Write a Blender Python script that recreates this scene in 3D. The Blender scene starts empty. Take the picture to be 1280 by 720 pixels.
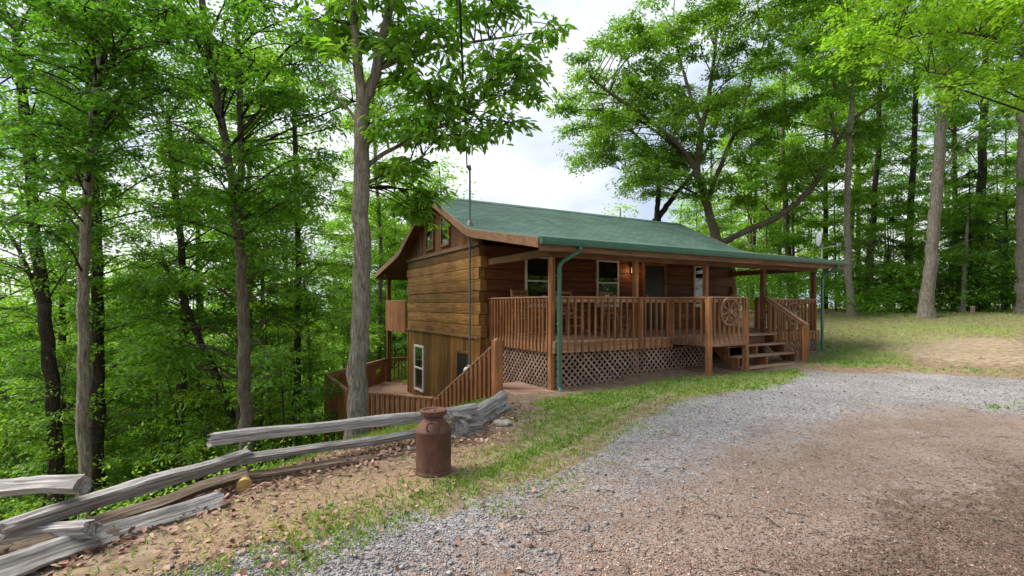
import bpy, math, random
import numpy as np
from mathutils import Vector
R = math.radians
random.seed(7)
rng = np.random.default_rng(11)
scene = bpy.context.scene
COL = scene.collection

# ------------------------------------------------------------------ camera, sky, sun, exposure
F, CX, HY, EYE = 625.0, 640.0, 382.0, 1.6
cd = bpy.data.cameras.new("camera"); cam = bpy.data.objects.new("camera", cd); COL.objects.link(cam)
cam.location = (0, 0, EYE); cam.rotation_euler = (R(90), 0, 0)
cd.sensor_width = 36; cd.lens = 36 * F / 1280; cd.shift_y = (HY - 360) / 1280
cd.clip_start = 0.05; cd.clip_end = 2000
scene.camera = cam

SUN_EL, SUN_AZ = 50.0, 282.0      # azimuth of the sun, degrees clockwise from +Y
w = bpy.data.worlds.new("World"); scene.world = w; w.use_nodes = True
nt = w.node_tree; nt.nodes.clear()
def N(tree, t, **kw):
    n = tree.nodes.new(t)
    for k, v in kw.items():
        setattr(n, k, v)
    return n
out = N(nt, 'ShaderNodeOutputWorld'); bg = N(nt, 'ShaderNodeBackground')
sky = N(nt, 'ShaderNodeTexSky', sky_type='NISHITA', sun_disc=False)
sky.sun_elevation = R(SUN_EL); sky.sun_rotation = R(SUN_AZ); sky.air_density = 1.0; sky.dust_density = 2.0
tc = N(nt, 'ShaderNodeTexCoord'); mp = N(nt, 'ShaderNodeMapping'); mp.inputs['Scale'].default_value = (1.0, 1.0, 2.2)
mp.inputs['Location'].default_value = (0.35, 0.1, 0.2)
nz = N(nt, 'ShaderNodeTexNoise'); nz.inputs['Scale'].default_value = 2.2; nz.inputs['Detail'].default_value = 5; nz.inputs['Roughness'].default_value = .5
cr = N(nt, 'ShaderNodeValToRGB'); cr.color_ramp.elements[0].position = .38; cr.color_ramp.elements[0].color = (.52, .60, .74, 1)
cr.color_ramp.elements[1].position = .56; cr.color_ramp.elements[1].color = (1, 1, 1, 1)
vm = N(nt, 'ShaderNodeVectorMath', operation='SCALE'); vm.inputs['Scale'].default_value = 4.7
mx = N(nt, 'ShaderNodeMix', data_type='RGBA'); mx.inputs[0].default_value = .88
L = nt.links.new
L(tc.outputs['Generated'], mp.inputs['Vector']); L(mp.outputs[0], nz.inputs['Vector']); L(nz.outputs['Fac'], cr.inputs[0])
sx = N(nt, 'ShaderNodeSeparateXYZ'); L(tc.outputs['Generated'], sx.inputs[0])
hr = N(nt, 'ShaderNodeValToRGB'); hr.color_ramp.elements[0].position = .22; hr.color_ramp.elements[0].color = (1, 1, 1, 1)
hr.color_ramp.elements[1].position = .62; hr.color_ramp.elements[1].color = (.80, .86, .96, 1); L(sx.outputs[2], hr.inputs[0])
mu = N(nt, 'ShaderNodeMix', data_type='RGBA', blend_type='MULTIPLY'); mu.inputs[0].default_value = 1
L(cr.outputs[0], mu.inputs[6]); L(hr.outputs[0], mu.inputs[7]); L(mu.outputs[2], vm.inputs[0]); L(sky.outputs[0], mx.inputs[6]); L(vm.outputs[0], mx.inputs[7])
L(mx.outputs[2], bg.inputs['Color']); bg.inputs['Strength'].default_value = 0.10; L(bg.outputs[0], out.inputs[0])

sl = bpy.data.lights.new("sun", 'SUN'); so = bpy.data.objects.new("sun", sl); COL.objects.link(so)
sl.energy = 3.0; sl.angle = R(42); sl.color = (1, .95, .86)
_e, _a = R(SUN_EL), R(SUN_AZ)
_d = Vector((math.sin(_a) * math.cos(_e), math.cos(_a) * math.cos(_e), math.sin(_e)))
so.rotation_euler = _d.to_track_quat('Z', 'Y').to_euler(); so.location = (0, -10, 30)

vs = scene.view_settings
scene.display_settings.display_device = 'sRGB'
vs.view_transform = 'Standard'; vs.look = 'None'; vs.gamma = 1; vs.use_curve_mapping = False; vs.exposure = 1.4
cy = scene.cycles
cy.use_denoising = True; cy.max_bounces = 9; cy.diffuse_bounces = 7; cy.glossy_bounces = 2; cy.transmission_bounces = 4
cy.transparent_max_bounces = 4; cy.caustics_reflective = False; cy.caustics_refractive = False
try:
    cy.use_adaptive_sampling = True; cy.adaptive_threshold = 0.02
except Exception:
    pass

# ------------------------------------------------------------------ helpers
def P(px, py, Y):
    return np.array(((px - CX) / F * Y, Y, EYE - (py - HY) / F * Y))

def zg(X, Y):
    X = np.asarray(X, float); Y = np.asarray(Y, float)
    v = .75 * X + .66 * Y
    z = .02 * np.clip(v - 8, 0, 40) + .1 * np.clip(v - 16, 0, 9) 
    z = np.minimum(z, 1.4)
    q = np.clip(-.894 * (X + 3.5) + .447 * (Y - 2), 0, None)
    qa = np.minimum(q, 2.7)
    d = .1 * qa + .13 * qa ** 2 + .03 * qa ** 3 + .38 * np.clip(q - 2.7, 0, 32)
    n = .025 * np.sin(X * 1.7 + .6 * Y) * np.sin(Y * 1.3 - .4 * X) + .012 * np.sin(4.1 * X + 1.1) * np.sin(3.7 * Y)
    dip = .17 * np.exp(-((X - .9) / 1.7) ** 2 - ((Y - 10.5) / 1.5) ** 2)     # the ground sinks towards the porch corner
    return z - d + n - dip

def ground_px(px, py):
    """where the sight line through a pixel meets the ground"""
    Y = np.concatenate([np.linspace(1.0, 40, 4000)])
    X = (px - CX) / F * Y; Z = EYE - (py - HY) / F * Y
    hit = np.nonzero(Z < zg(X, Y))[0]
    i = hit[0] if len(hit) else -1
    return X[i], Y[i]

def props(o, label=None, cat=None, group=None, kind=None):
    for k, v in (('label', label), ('category', cat), ('group', group), ('kind', kind)):
        if v: o[k] = v
    return o

def link(name, me, mat, parent=None):
    o = bpy.data.objects.new(name, me)
    COL.objects.link(o)
    if mat is not None: me.materials.append(mat)
    if parent is not None: o.parent = parent
    return o

def empty(name, loc, rz=0, **kw):
    o = bpy.data.objects.new(name, None); COL.objects.link(o)
    o.location = loc; o.rotation_euler = (0, 0, rz); o.empty_display_size = .2
    return props(o, **kw)

def raw_mesh(name, V, Fc, mat, parent=None, tint=None, smooth=False, k=4):
    """V (n,3); Fc (m,k) same-size faces"""
    V = np.asarray(V, np.float32); Fc = np.asarray(Fc, np.int32)
    k = Fc.shape[1]
    me = bpy.data.meshes.new(name)
    me.vertices.add(len(V)); me.vertices.foreach_set('co', V.ravel())
    me.loops.add(Fc.size); me.loops.foreach_set('vertex_index', Fc.ravel())
    me.polygons.add(len(Fc))
    me.polygons.foreach_set('loop_start', np.arange(0, Fc.size, k, dtype=np.int32))
    if smooth: me.polygons.foreach_set('use_smooth', np.ones(len(Fc), bool))
    if tint is not None:
        a = me.attributes.new('tint', 'FLOAT', 'FACE'); a.data.foreach_set('value', np.asarray(tint, np.float32))
    me.update(calc_edges=True); me.validate()
    return link(name, me, mat, parent)

class MB:
    def __init__(s): s.v, s.f = [], []
    def add(s, vs, fs):
        b = len(s.v); s.v += [tuple(map(float, q)) for q in vs]; s.f += [tuple(b + i for i in f) for f in fs]; return s
    def box(s, x0, x1, y0, y1, z0, z1):
        return s.add([(x0, y0, z0), (x1, y0, z0), (x1, y1, z0), (x0, y1, z0), (x0, y0, z1), (x1, y0, z1), (x1, y1, z1), (x0, y1, z1)],
                     [(3, 2, 1, 0), (4, 5, 6, 7), (0, 1, 5, 4), (1, 2, 6, 5), (2, 3, 7, 6), (3, 0, 4, 7)])
    def bar(s, p, q, wid, hei, up=(0, 0, 1)):
        p, q = Vector(p), Vector(q); d = (q - p).normalized(); u = Vector(up)
        sd = d.cross(u)
        if sd.length < 1e-4: sd = d.cross(Vector((0, 1, 0)))
        sd.normalize(); u = sd.cross(d)
        a, b = sd * wid / 2, u * hei / 2
        vs = [p - a - b, p + a - b, p + a + b, p - a + b, q - a - b, q + a - b, q + a + b, q - a + b]
        return s.add(vs, [(0, 1, 2, 3), (7, 6, 5, 4), (4, 5, 1, 0), (5, 6, 2, 1), (6, 7, 3, 2), (7, 4, 0, 3)])
    def prism(s, poly, ax, a, b):
        """extrude a closed polygon (pairs in the two other axes) along axis ax from a to b"""
        def mk(u, v, t):
            return {0: (t, u, v), 1: (u, t, v), 2: (u, v, t)}[ax]
        n = len(poly)
        vs = [mk(u, v, a) for u, v in poly] + [mk(u, v, b) for u, v in poly]
        return s.add(vs, [tuple(range(n - 1, -1, -1)), tuple(range(n, 2 * n))] + [(i, (i + 1) % n, n + (i + 1) % n, n + i) for i in range(n)])
    def tube(s, pts, rad, n=10, cap=True, wob=0.0, seed=0):
        rr = random.Random(seed)
        pts = [Vector(p) for p in pts]
        rings = []
        ref = None
        b = len(s.v)
        for i, p in enumerate(pts):
            d = (pts[min(i + 1, len(pts) - 1)] - pts[max(i - 1, 0)]).normalized()
            if ref is None: ref = d.orthogonal().normalized()
            ref = (ref - d * ref.dot(d)).normalized(); sd = d.cross(ref)
            r = rad[i] if hasattr(rad, '__len__') else rad
            for k in range(n):
                a = 2 * math.pi * k / n
                q = r * (1 + wob * rr.uniform(-1, 1))
                s.v.append(tuple(p + (ref * math.cos(a) + sd * math.sin(a)) * q))
        m = len(pts)
        for i in range(m - 1):
            for k in range(n):
                s.f.append((b + i * n + k, b + i * n + (k + 1) % n, b + (i + 1) * n + (k + 1) % n, b + (i + 1) * n + k))
        if cap:
            s.f.append(tuple(b + k for k in range(n - 1, -1, -1))); s.f.append(tuple(b + (m - 1) * n + k for k in range(n)))
        return s
    def lathe(s, prof, n=32, c=(0, 0, 0)):
        b = len(s.v)
        for z, r in prof:
            for k in range(n):
                a = 2 * math.pi * k / n; s.v.append((c[0] + r * math.cos(a), c[1] + r * math.sin(a), c[2] + z))
        for i in range(len(prof) - 1):
            for k in range(n):
                s.f.append((b + i * n + k, b + i * n + (k + 1) % n, b + (i + 1) * n + (k + 1) % n, b + (i + 1) * n + k))
        s.f.append(tuple(b + k for k in range(n - 1, -1, -1))); s.f.append(tuple(b + (len(prof) - 1) * n + k for k in range(n)))
        return s
    def build(s, name, mat, parent=None, bevel=0, smooth=False):
        me = bpy.data.meshes.new(name); me.from_pydata(s.v, [], s.f); me.update()
        if smooth:
            me.polygons.foreach_set('use_smooth', np.ones(len(me.polygons), bool))
        o = link(name, me, mat, parent)
        if smooth:
            try:
                me.set_sharp_from_angle(angle=R(40))
            except Exception: pass
        if bevel:
            m = o.modifiers.new('bevel', 'BEVEL'); m.width = bevel; m.segments = 1; m.limit_method = 'ANGLE'; m.angle_limit = R(50)
        return o

# ------------------------------------------------------------------ materials
def new_mat(name):
    m = bpy.data.materials.new(name); m.use_nodes = True; t = m.node_tree; t.nodes.clear()
    o = N(t, 'ShaderNodeOutputMaterial'); return m, t, o
def ramp(t, stops, interp='LINEAR'):
    r = N(t, 'ShaderNodeValToRGB'); e = r.color_ramp.elements; r.color_ramp.interpolation = interp
    while len(e) < len(stops): e.new(.5)
    for i, (p, c) in enumerate(stops):
        e[i].position = p; e[i].color = (*c, 1)
    return r
def noise(t, vec, scale, detail=6, rough=.6, dist=0):
    n = N(t, 'ShaderNodeTexNoise'); n.inputs['Scale'].default_value = scale; n.inputs['Detail'].default_value = detail
    n.inputs['Roughness'].default_value = rough; n.inputs['Distortion'].default_value = dist
    if vec is not None: t.links.new(vec, n.inputs['Vector'])
    return n
def mixc(t, fac, a, b, mode='MIX'):
    m = N(t, 'ShaderNodeMix', data_type='RGBA', blend_type=mode)
    for s, i in ((fac, 0), (a, 6), (b, 7)):
        if isinstance(s, (int, float)): m.inputs[i].default_value = s
        elif isinstance(s, tuple): m.inputs[i].default_value = (*s, 1)
        else: t.links.new(s, m.inputs[i])
    return m.outputs[2]
def math_(t, op, a, b=None, clamp=False):
    m = N(t, 'ShaderNodeMath', operation=op, use_clamp=clamp)
    for s, i in ((a, 0), (b, 1)):
        if s is None: continue
        if isinstance(s, (int, float)): m.inputs[i].default_value = s
        else: t.links.new(s, m.inputs[i])
    return m.outputs[0]
def objvec(t, scale=(1, 1, 1)):
    c = N(t, 'ShaderNodeTexCoord'); m = N(t, 'ShaderNodeMapping'); m.inputs['Scale'].default_value = scale
    t.links.new(c.outputs['Object'], m.inputs['Vector']); return m.outputs[0]
def principled(t, o, col, rough=.7, bump=None, bstr=.3, bdist=.01, spec=.3, metal=0):
    p = N(t, 'ShaderNodeBsdfPrincipled')
    for s, k in ((col, 'Base Color'), (rough, 'Roughness')):
        if isinstance(s, tuple): p.inputs[k].default_value = (*s, 1)
        elif isinstance(s, (int, float)): p.inputs[k].default_value = s
        else: t.links.new(s, p.inputs[k])
    p.inputs['Specular IOR Level'].default_value = spec; p.inputs['Metallic'].default_value = metal
    if bump is not None:
        b = N(t, 'ShaderNodeBump'); b.inputs['Strength'].default_value = bstr; b.inputs['Distance'].default_value = bdist
        t.links.new(bump, b.inputs['Height']); t.links.new(b.outputs[0], p.inputs['Normal'])
    t.links.new(p.outputs[0], o.inputs[0]); return p

def wood(name, dark, mid, light, axis=0, rough=.65, grain=1.0, var=.35, weather=0.0, spec=.25, bdist=.008):
    m, t, o = new_mat(name)
    sc = [9.0 * grain] * 3; sc[axis] = .6 * grain
    g = N(t, 'ShaderNodeNewGeometry')
    c = N(t, 'ShaderNodeTexCoord'); mp = N(t, 'ShaderNodeMapping'); mp.inputs['Scale'].default_value = sc
    off = N(t, 'ShaderNodeVectorMath', operation='SCALE'); off.inputs[0].default_value = (31, 17, 23)
    t.links.new(g.outputs['Random Per Island'], off.inputs['Scale'])
    t.links.new(c.outputs['Object'], mp.inputs['Vector']); t.links.new(off.outputs[0], mp.inputs['Location'])
    n1 = noise(t, mp.outputs[0], 2.2, 8, .68, .4)
    n2 = noise(t, objvec(t), 1.1, 4, .6)
    r = ramp(t, [(.28, dark), (.5, mid), (.72, light)])
    t.links.new(n1.outputs[0], r.inputs[0])
    rv = N(t, 'ShaderNodeMapRange'); rv.inputs['To Min'].default_value = 1 - var; rv.inputs['To Max'].default_value = 1 + var * .6
    t.links.new(g.outputs['Random Per Island'], rv.inputs['Value'])
    cc = mixc(t, 1.0, r.outputs[0], rv.outputs[0], 'MULTIPLY')
    st = ramp(t, [(.35, (.62, .58, .55)), (.6, (1, 1, 1))]); t.links.new(n2.outputs[0], st.inputs[0])
    cc = mixc(t, .8, cc, st.outputs[0], 'MULTIPLY')
    if weather:
        n3 = noise(t, mp.outputs[0], .7, 5, .6); wr = ramp(t, [(.4, (0, 0, 0)), (.62, (weather,) * 3)]); t.links.new(n3.outputs[0], wr.inputs[0])
        cc = mixc(t, wr.outputs[0], cc, (.30, .28, .26))
    principled(t, o, cc, rough, n1.outputs[0], .35 if bdist < .02 else .9, bdist, spec)
    return m

def plain(name, col, rough=.5, spec=.4, metal=0, var=.12, scale=9):
    m, t, o = new_mat(name)
    n = noise(t, objvec(t), scale, 5, .6)
    r = ramp(t, [(.3, tuple(c * (1 - var) for c in col)), (.7, tuple(min(1, c * (1 + var)) for c in col))]); t.links.new(n.outputs[0], r.inputs[0])
    principled(t, o, r.outputs[0], rough, n.outputs[0], .08, .004, spec, metal); return m

def leaf_mat(name, dark, mid, light, trans=.42):
    m, t, o = new_mat(name)
    a = N(t, 'ShaderNodeAttribute', attribute_name='tint')
    oi = N(t, 'ShaderNodeObjectInfo')
    s = math_(t, 'ADD', a.outputs['Fac'], math_(t, 'MULTIPLY', math_(t, 'SUBTRACT', oi.outputs['Random'], .5), .22))
    r = ramp(t, [(.05, dark), (.5, mid), (.98, light)]); t.links.new(s, r.inputs[0])
    d = N(t, 'ShaderNodeBsdfDiffuse'); tr = N(t, 'ShaderNodeBsdfTranslucent'); gl = N(t, 'ShaderNodeBsdfGlossy')
    gl.inputs['Roughness'].default_value = .42; gl.inputs['Color'].default_value = (.9, .95, .9, 1)
    t.links.new(r.outputs[0], d.inputs[0])
    yel = mixc(t, 1.0, r.outputs[0], (1.15, 1.2, .5), 'MULTIPLY'); t.links.new(yel, tr.inputs[0])
    m1 = N(t, 'ShaderNodeMixShader'); m1.inputs[0].default_value = trans
    t.links.new(d.outputs[0], m1.inputs[1]); t.links.new(tr.outputs[0], m1.inputs[2])
    m2 = N(t, 'ShaderNodeMixShader'); m2.inputs[0].default_value = .025
    t.links.new(m1.outputs[0], m2.inputs[1]); t.links.new(gl.outputs[0], m2.inputs[2]); t.links.new(m2.outputs[0], o.inputs[0])
    return m

def bark(name, dark, mid, light, lichen=.3):
    m, t, o = new_mat(name)
    v = objvec(t, (13, 13, 2.2)); n1 = noise(t, v, 2.4, 10, .78, .8); n2 = noise(t, objvec(t), 2.5, 4, .6)
    r = ramp(t, [(.36, dark), (.5, mid), (.64, light)]); t.links.new(n1.outputs[0], r.inputs[0])
    lr = ramp(t, [(.5, (0, 0, 0)), (.7, (lichen,) * 3)]); t.links.new(n2.outputs[0], lr.inputs[0])
    cc = mixc(t, lr.outputs[0], r.outputs[0], (.30, .33, .27))
    principled(t, o, cc, .9, n1.outputs[0], 1.0, .05, .1); return m

M = {}
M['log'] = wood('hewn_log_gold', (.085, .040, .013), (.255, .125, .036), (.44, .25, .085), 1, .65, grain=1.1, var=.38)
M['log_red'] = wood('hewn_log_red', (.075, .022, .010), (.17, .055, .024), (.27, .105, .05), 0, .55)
M['siding'] = wood('board_siding', (.085, .040, .012), (.235, .115, .030), (.39, .215, .07), 2, .6, var=.5)
M['gable'] = wood('gable_board', (.07, .026, .012), (.17, .066, .028), (.27, .12, .055), 2, .6)
M['rail'] = wood('stained_rail', (.125, .052, .022), (.30, .132, .055), (.46, .235, .115), 2, .6, var=.5)
M['rail_x'] = wood('stained_rail_long', (.14, .062, .03), (.33, .155, .078), (.50, .28, .165), 0, .6, var=.4, weather=.35)
M['deck'] = wood('deck_board', (.20, .09, .05), (.36, .19, .12), (.50, .31, .22), 0, .75, var=.4, weather=.4)
M['trim'] = wood('brown_trim', (.10, .050, .028), (.20, .105, .06), (.31, .18, .11), 0, .6, var=.15)
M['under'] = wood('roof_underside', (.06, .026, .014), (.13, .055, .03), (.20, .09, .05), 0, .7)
M['lattice'] = wood('lattice_wood', (.19, .115, .09), (.36, .245, .195), (.50, .37, .31), 2, .75, var=.3)
M['fence'] = wood('weathered_rail', (.08, .07, .062), (.35, .325, .305), (.60, .57, .55), 0, .9, grain=2.2, var=.3, bdist=.03)
M['fence_brown'] = wood('old_brown_rail', (.05, .034, .022), (.18, .13, .09), (.35, .275, .205), 0, .9, grain=2.0, var=.3, bdist=.03)
M['cutwood'] = wood('fresh_cut_log', (.35, .20, .06), (.55, .36, .13), (.68, .48, .22), 0, .8)
M['chair'] = wood('chair_wood', (.20, .10, .055), (.40, .22, .125), (.56, .35, .22), 2, .5)
M['white'] = plain('white_paint', (.70, .69, .64), .45)
M['green'] = plain('green_metal', (.055, .15, .112), .4, .5)
M['grey'] = plain('grey_metal', (.30, .31, .31), .4, .5, .3)
M['pipe'] = plain('dark_conduit', (.13, .14, .14), .5, .4, .3)
M['black'] = plain('black_rubber', (.02, .02, .02), .5)
M['dark'] = plain('dark_screen', (.018, .02, .02), .35)
M['dish'] = plain('dish_grey', (.20, .21, .225), .5)
M['stone'] = plain('pale_stone', (.33, .30, .26), .9, .2, 0, .35, 14)
M['wheel'] = wood('wheel_wood', (.15, .07, .045), (.30, .16, .10), (.44, .26, .18), 0, .6)

def glass_mat():
    m, t, o = new_mat('window_glass')
    p = principled(t, o, (.012, .016, .014), .03, None, spec=1.0); p.inputs['IOR'].default_value = 1.5
    return m
M['glass'] = glass_mat()
def lamp_mat():
    m, t, o = new_mat('lit_bulb'); e = N(t, 'ShaderNodeEmission'); e.inputs[0].default_value = (1, .55, .22, 1); e.inputs[1].default_value = 6
    t.links.new(e.outputs[0], o.inputs[0]); return m
M['bulb'] = lamp_mat()
def roof_mat():
    m, t, o = new_mat('green_shingles')
    c = N(t, 'ShaderNodeTexCoord')
    b = N(t, 'ShaderNodeTexBrick'); b.inputs['Scale'].default_value = 1.0; b.inputs['Brick Width'].default_value = .32; b.inputs['Row Height'].default_value = .135
    b.inputs['Mortar Size'].default_value = .011; b.inputs['Color1'].default_value = (.054, .104, .080, 1); b.inputs['Color2'].default_value = (.086, .150, .116, 1); b.inputs['Mortar'].default_value = (.030, .065, .050, 1)
    b.inputs['Bias'].default_value = -.1; b.offset = .5
    t.links.new(c.outputs['Object'], b.inputs['Vector'])
    n = noise(t, c.outputs['Object'], 45, 3, .7); n2 = noise(t, c.outputs['Object'], .7, 4, .6)
    r = ramp(t, [(.3, (.72, .76, .74)), (.7, (1.2, 1.2, 1.2))]); t.links.new(n.outputs[0], r.inputs[0])
    r2 = ramp(t, [(.32, (.74, .76, .72)), (.6, (1.08, 1.06, 1.06))]); t.links.new(n2.outputs[0], r2.inputs[0])
    cc = mixc(t, 1, mixc(t, 1, b.outputs[0], r.outputs[0], 'MULTIPLY'), r2.outputs[0], 'MULTIPLY')
    principled(t, o, cc, .85, b.outputs['Fac'], -.5, .01, .25); return m
M['roof'] = roof_mat()
def rust_mat():
    m, t, o = new_mat('rusty_iron')
    n = noise(t, objvec(t, (1, 1, .6)), 9, 8, .7, .4); n2 = noise(t, objvec(t), 60, 3, .6)
    r = ramp(t, [(.28, (.045, .027, .022)), (.5, (.115, .053, .036)), (.7, (.165, .078, .052)), (.85, (.22, .13, .095))]); t.links.new(n.outputs[0], r.inputs[0])
    r2 = ramp(t, [(.3, (.75, .72, .7)), (.7, (1.15, 1.15, 1.15))]); t.links.new(n2.outputs[0], r2.inputs[0])
    principled(t, o, mixc(t, 1, r.outputs[0], r2.outputs[0], 'MULTIPLY'), .72, n2.outputs[0], .25, .004, .35, .15); return m
M['rust'] = rust_mat()

M['leaf_deep'] = leaf_mat('leaf_deep', (.048, .140, .018), (.120, .300, .028), (.24, .43, .045), .55)
M['leaf_mid'] = leaf_mat('leaf_mid', (.066, .170, .018), (.155, .350, .030), (.30, .48, .05), .55)
M['leaf_light'] = leaf_mat('leaf_light', (.105, .235, .020), (.230, .440, .036), (.40, .54, .06), .57)
M['leaf_oak'] = leaf_mat('leaf_oak', (.060, .140, .018), (.145, .300, .034), (.28, .43, .06), .52)
M['leaf_hemlock'] = leaf_mat('leaf_hemlock', (.025, .070, .018), (.055, .135, .032), (.10, .20, .05), .25)
M['bark_pale'] = bark('bark_pale', (.07, .058, .046), (.24, .205, .165), (.43, .385, .33))
M['bark_mid'] = bark('bark_mid', (.055, .042, .032), (.135, .108, .083), (.24, .20, .16))
M['bark_dark'] = bark('bark_dark', (.018, .014, .011), (.045, .036, .028), (.09, .075, .06), .12)

def scatter_mat(name, stops, rough=.8):
    m, t, o = new_mat(name); a = N(t, 'ShaderNodeAttribute', attribute_name='tint')
    r = ramp(t, stops); t.links.new(a.outputs['Fac'], r.inputs[0]); principled(t, o, r.outputs[0], rough, spec=.2); return m
M['deadleaf'] = scatter_mat('dead_leaf', [(0, (.09, .048, .034)), (.4, (.22, .12, .085)), (.7, (.34, .21, .155)), (1, (.46, .33, .24))])
M['chip'] = scatter_mat('bark_chip', [(0, (.06, .038, .028)), (.3, (.17, .10, .075)), (.6, (.30, .19, .145)), (.85, (.42, .31, .25)), (1, (.55, .46, .40))])
M['pebble'] = scatter_mat('grey_pebble', [(0, (.11, .105, .108)), (.4, (.20, .192, .196)), (.8, (.29, .28, .285)), (1, (.38, .37, .375))])
M['blade'] = leaf_mat('grass_blade', (.06, .15, .016), (.16, .32, .036), (.38, .40, .11), .4)

# ------------------------------------------------------------------ ground
def wpoly(pts):
    return np.array([ground_px(a, b) for a, b in pts])
def sdist(X, Y, poly):
    """signed distance to polygon, positive inside"""
    px, py = X.ravel(), Y.ravel(); d = np.full(px.shape, 1e9); ins = np.zeros(px.shape, bool)
    n = len(poly)
    for i in range(n):
        a, b = poly[i], poly[(i + 1) % n]
        ex, ey = b - a; L2 = ex * ex + ey * ey + 1e-12
        t = np.clip(((px - a[0]) * ex + (py - a[1]) * ey) / L2, 0, 1)
        d = np.minimum(d, np.hypot(px - a[0] - t * ex, py - a[1] - t * ey))
        c = ((a[1] > py) != (b[1] > py)) & (px < (b[0] - a[0]) * (py - a[1]) / (b[1] - a[1] + 1e-12) + a[0])
        ins ^= c
    return np.where(ins, d, -d).reshape(X.shape)
def sstep(x, a, b):
    t = np.clip((x - a) / (b - a), 0, 1); return t * t * (3 - 2 * t)
def wavy(X, Y, s):
    return (np.sin(X * 2.1 * s + 1.3) * np.sin(Y * 1.7 * s + .4) + .6 * np.sin(X * 4.7 * s - Y * 3.1 * s) + .4 * np.sin(X * 9.3 * s + Y * 8.1 * s + 2)) / 2

def near(pts): return np.array(pts, float)
Z_gravel = wpoly([(230, 719), (330, 690), (420, 678), (480, 654), (600, 624), (700, 594), (765, 548), (835, 506), (960, 481), (1010, 464), (1130, 466), (1279, 475)])
Z_gravel = np.vstack([Z_gravel, [[24, 12], [24, -6], [-4, -6], [-3, .5]]])
Z_brown = np.vstack([wpoly([(560, 719), (610, 690), (700, 628), (830, 578), (960, 537), (1060, 516), (1160, 508), (1279, 514)]), [[22, 9.0], [22, -6], [-.2, -6]]])
Z_dark = np.vstack([wpoly([(1010, 719), (1090, 690), (1160, 630), (1279, 585)]), [[9, 4.5], [9, -4], [1, -4]]])
Z_grass = [(wpoly([(790, 492), (860, 478), (985, 468), (1000, 474), (950, 487), (850, 497)]), 1.0, .25),
           (wpoly([(640, 522), (720, 502), (800, 492), (830, 503), (765, 545), (690, 588), (600, 618), (555, 604), (600, 574), (640, 545)]), .64, .5),
           (wpoly([(1020, 436), (1060, 428), (1130, 443), (1140, 456), (1060, 460), (1010, 457)]), .95, .5),
           (wpoly([(1035, 416), (1130, 405), (1279, 404), (1279, 424), (1150, 414), (1080, 424)]), 1.0, 1.2),
           (wpoly([(1120, 456), (1279, 458), (1279, 472), (1130, 464)]), .45, .4),
           (wpoly([(1215, 503), (1279, 500), (1279, 514), (1215, 511)]), .6, .25),
           (wpoly([(380, 640), (520, 610), (600, 618), (560, 640), (440, 670), (400, 690)]), .34, .35),
           (wpoly([(720, 494), (800, 480), (880, 468), (990, 462), (1010, 470), (880, 484), (800, 500), (690, 520), (680, 500)]), 1.15, .15),
           (near([(8.8, 15.6), (11, 14.2), (17, 15), (24, 17), (32, 22), (30, 25), (12, 22), (9.5, 17.5)]), .62, .8),
           (wpoly([(250, 719), (360, 640), (480, 600), (600, 580), (640, 530), (720, 500), (860, 470), (990, 468), (860, 510), (770, 560), (700, 605), (600, 640), (470, 680), (400, 719)]), .40, .6),
           (near([(-3.4, 5.2), (-2.3, 5.4), (-.6, 7.0), (-.6, 9.8), (-2.2, 9.8), (-4.8, 6.6)]), .9, .4),
           (near([(-4.8, 3.0), (-3.2, 3.9), (-2.7, 4.9), (-4, 6), (-6.5, 4.5)]), .8, .3)]
Z_dirt = wpoly([(1085, 428), (1150, 416), (1279, 426), (1279, 456), (1180, 453), (1105, 442)])
Z_foot = wpoly([(640, 502), (700, 496), (800, 478), (880, 468), (880, 474), (800, 490), (720, 502), (640, 520)])
Z_litter = wpoly([(200, 719), (250, 650), (330, 605), (540, 580), (640, 520), (640, 545), (560, 605), (450, 640), (330, 700)])

def zones(X, Y):
    wv = wavy(X, Y, 1.0) * .22 + wavy(X, Y, 3.1) * .10
    gv = sstep(sdist(X, Y, Z_gravel) + wv, -.35, .35)
    br = sstep(sdist(X, Y, Z_brown) + wv * 2, -1.3, 1.2)
    dk = sstep(sdist(X, Y, Z_dark) + wv * 1.5, -1.0, .8)
    gr = np.zeros_like(X)
    for poly, wgt, soft in Z_grass:
        gr = np.maximum(gr, wgt * sstep(sdist(X, Y, poly) + wv, -soft, soft))
    gr = np.maximum(gr, .85 * sstep(np.hypot(X, Y), 30, 42))
    dt = np.maximum(.72 * sstep(sdist(X, Y, Z_dirt) + wv * 2.5, -1.6, 1.2), .4 * sstep(sdist(X, Y, Z_foot) + wv, -.3, .25))
    li = sstep(sdist(X, Y, Z_litter) + wv, -.4, .3)
    return gv, gr, br, dk, dt, li

def axis(lo, hi, step, far):
    a = list(np.arange(lo, hi + 1e-6, step)); s = step
    while a[-1] < far: s *= 1.25; a.append(a[-1] + s)
    s = step
    while a[0] > -far: s *= 1.25; a.insert(0, a[0] - s)
    return np.array(a)
gx, gy = axis(-7, 21, .13, 1500), axis(.4, 25, .13, 1500)
GX, GY = np.meshgrid(gx, gy)
GZ = zg(GX, GY)
nx, ny = len(gx), len(gy)
idx = np.arange(nx * ny).reshape(ny, nx)
FQ = np.stack([idx[:-1, :-1], idx[:-1, 1:], idx[1:, 1:], idx[1:, :-1]], -1).reshape(-1, 4)
ZN = zones(GX, GY)

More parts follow.
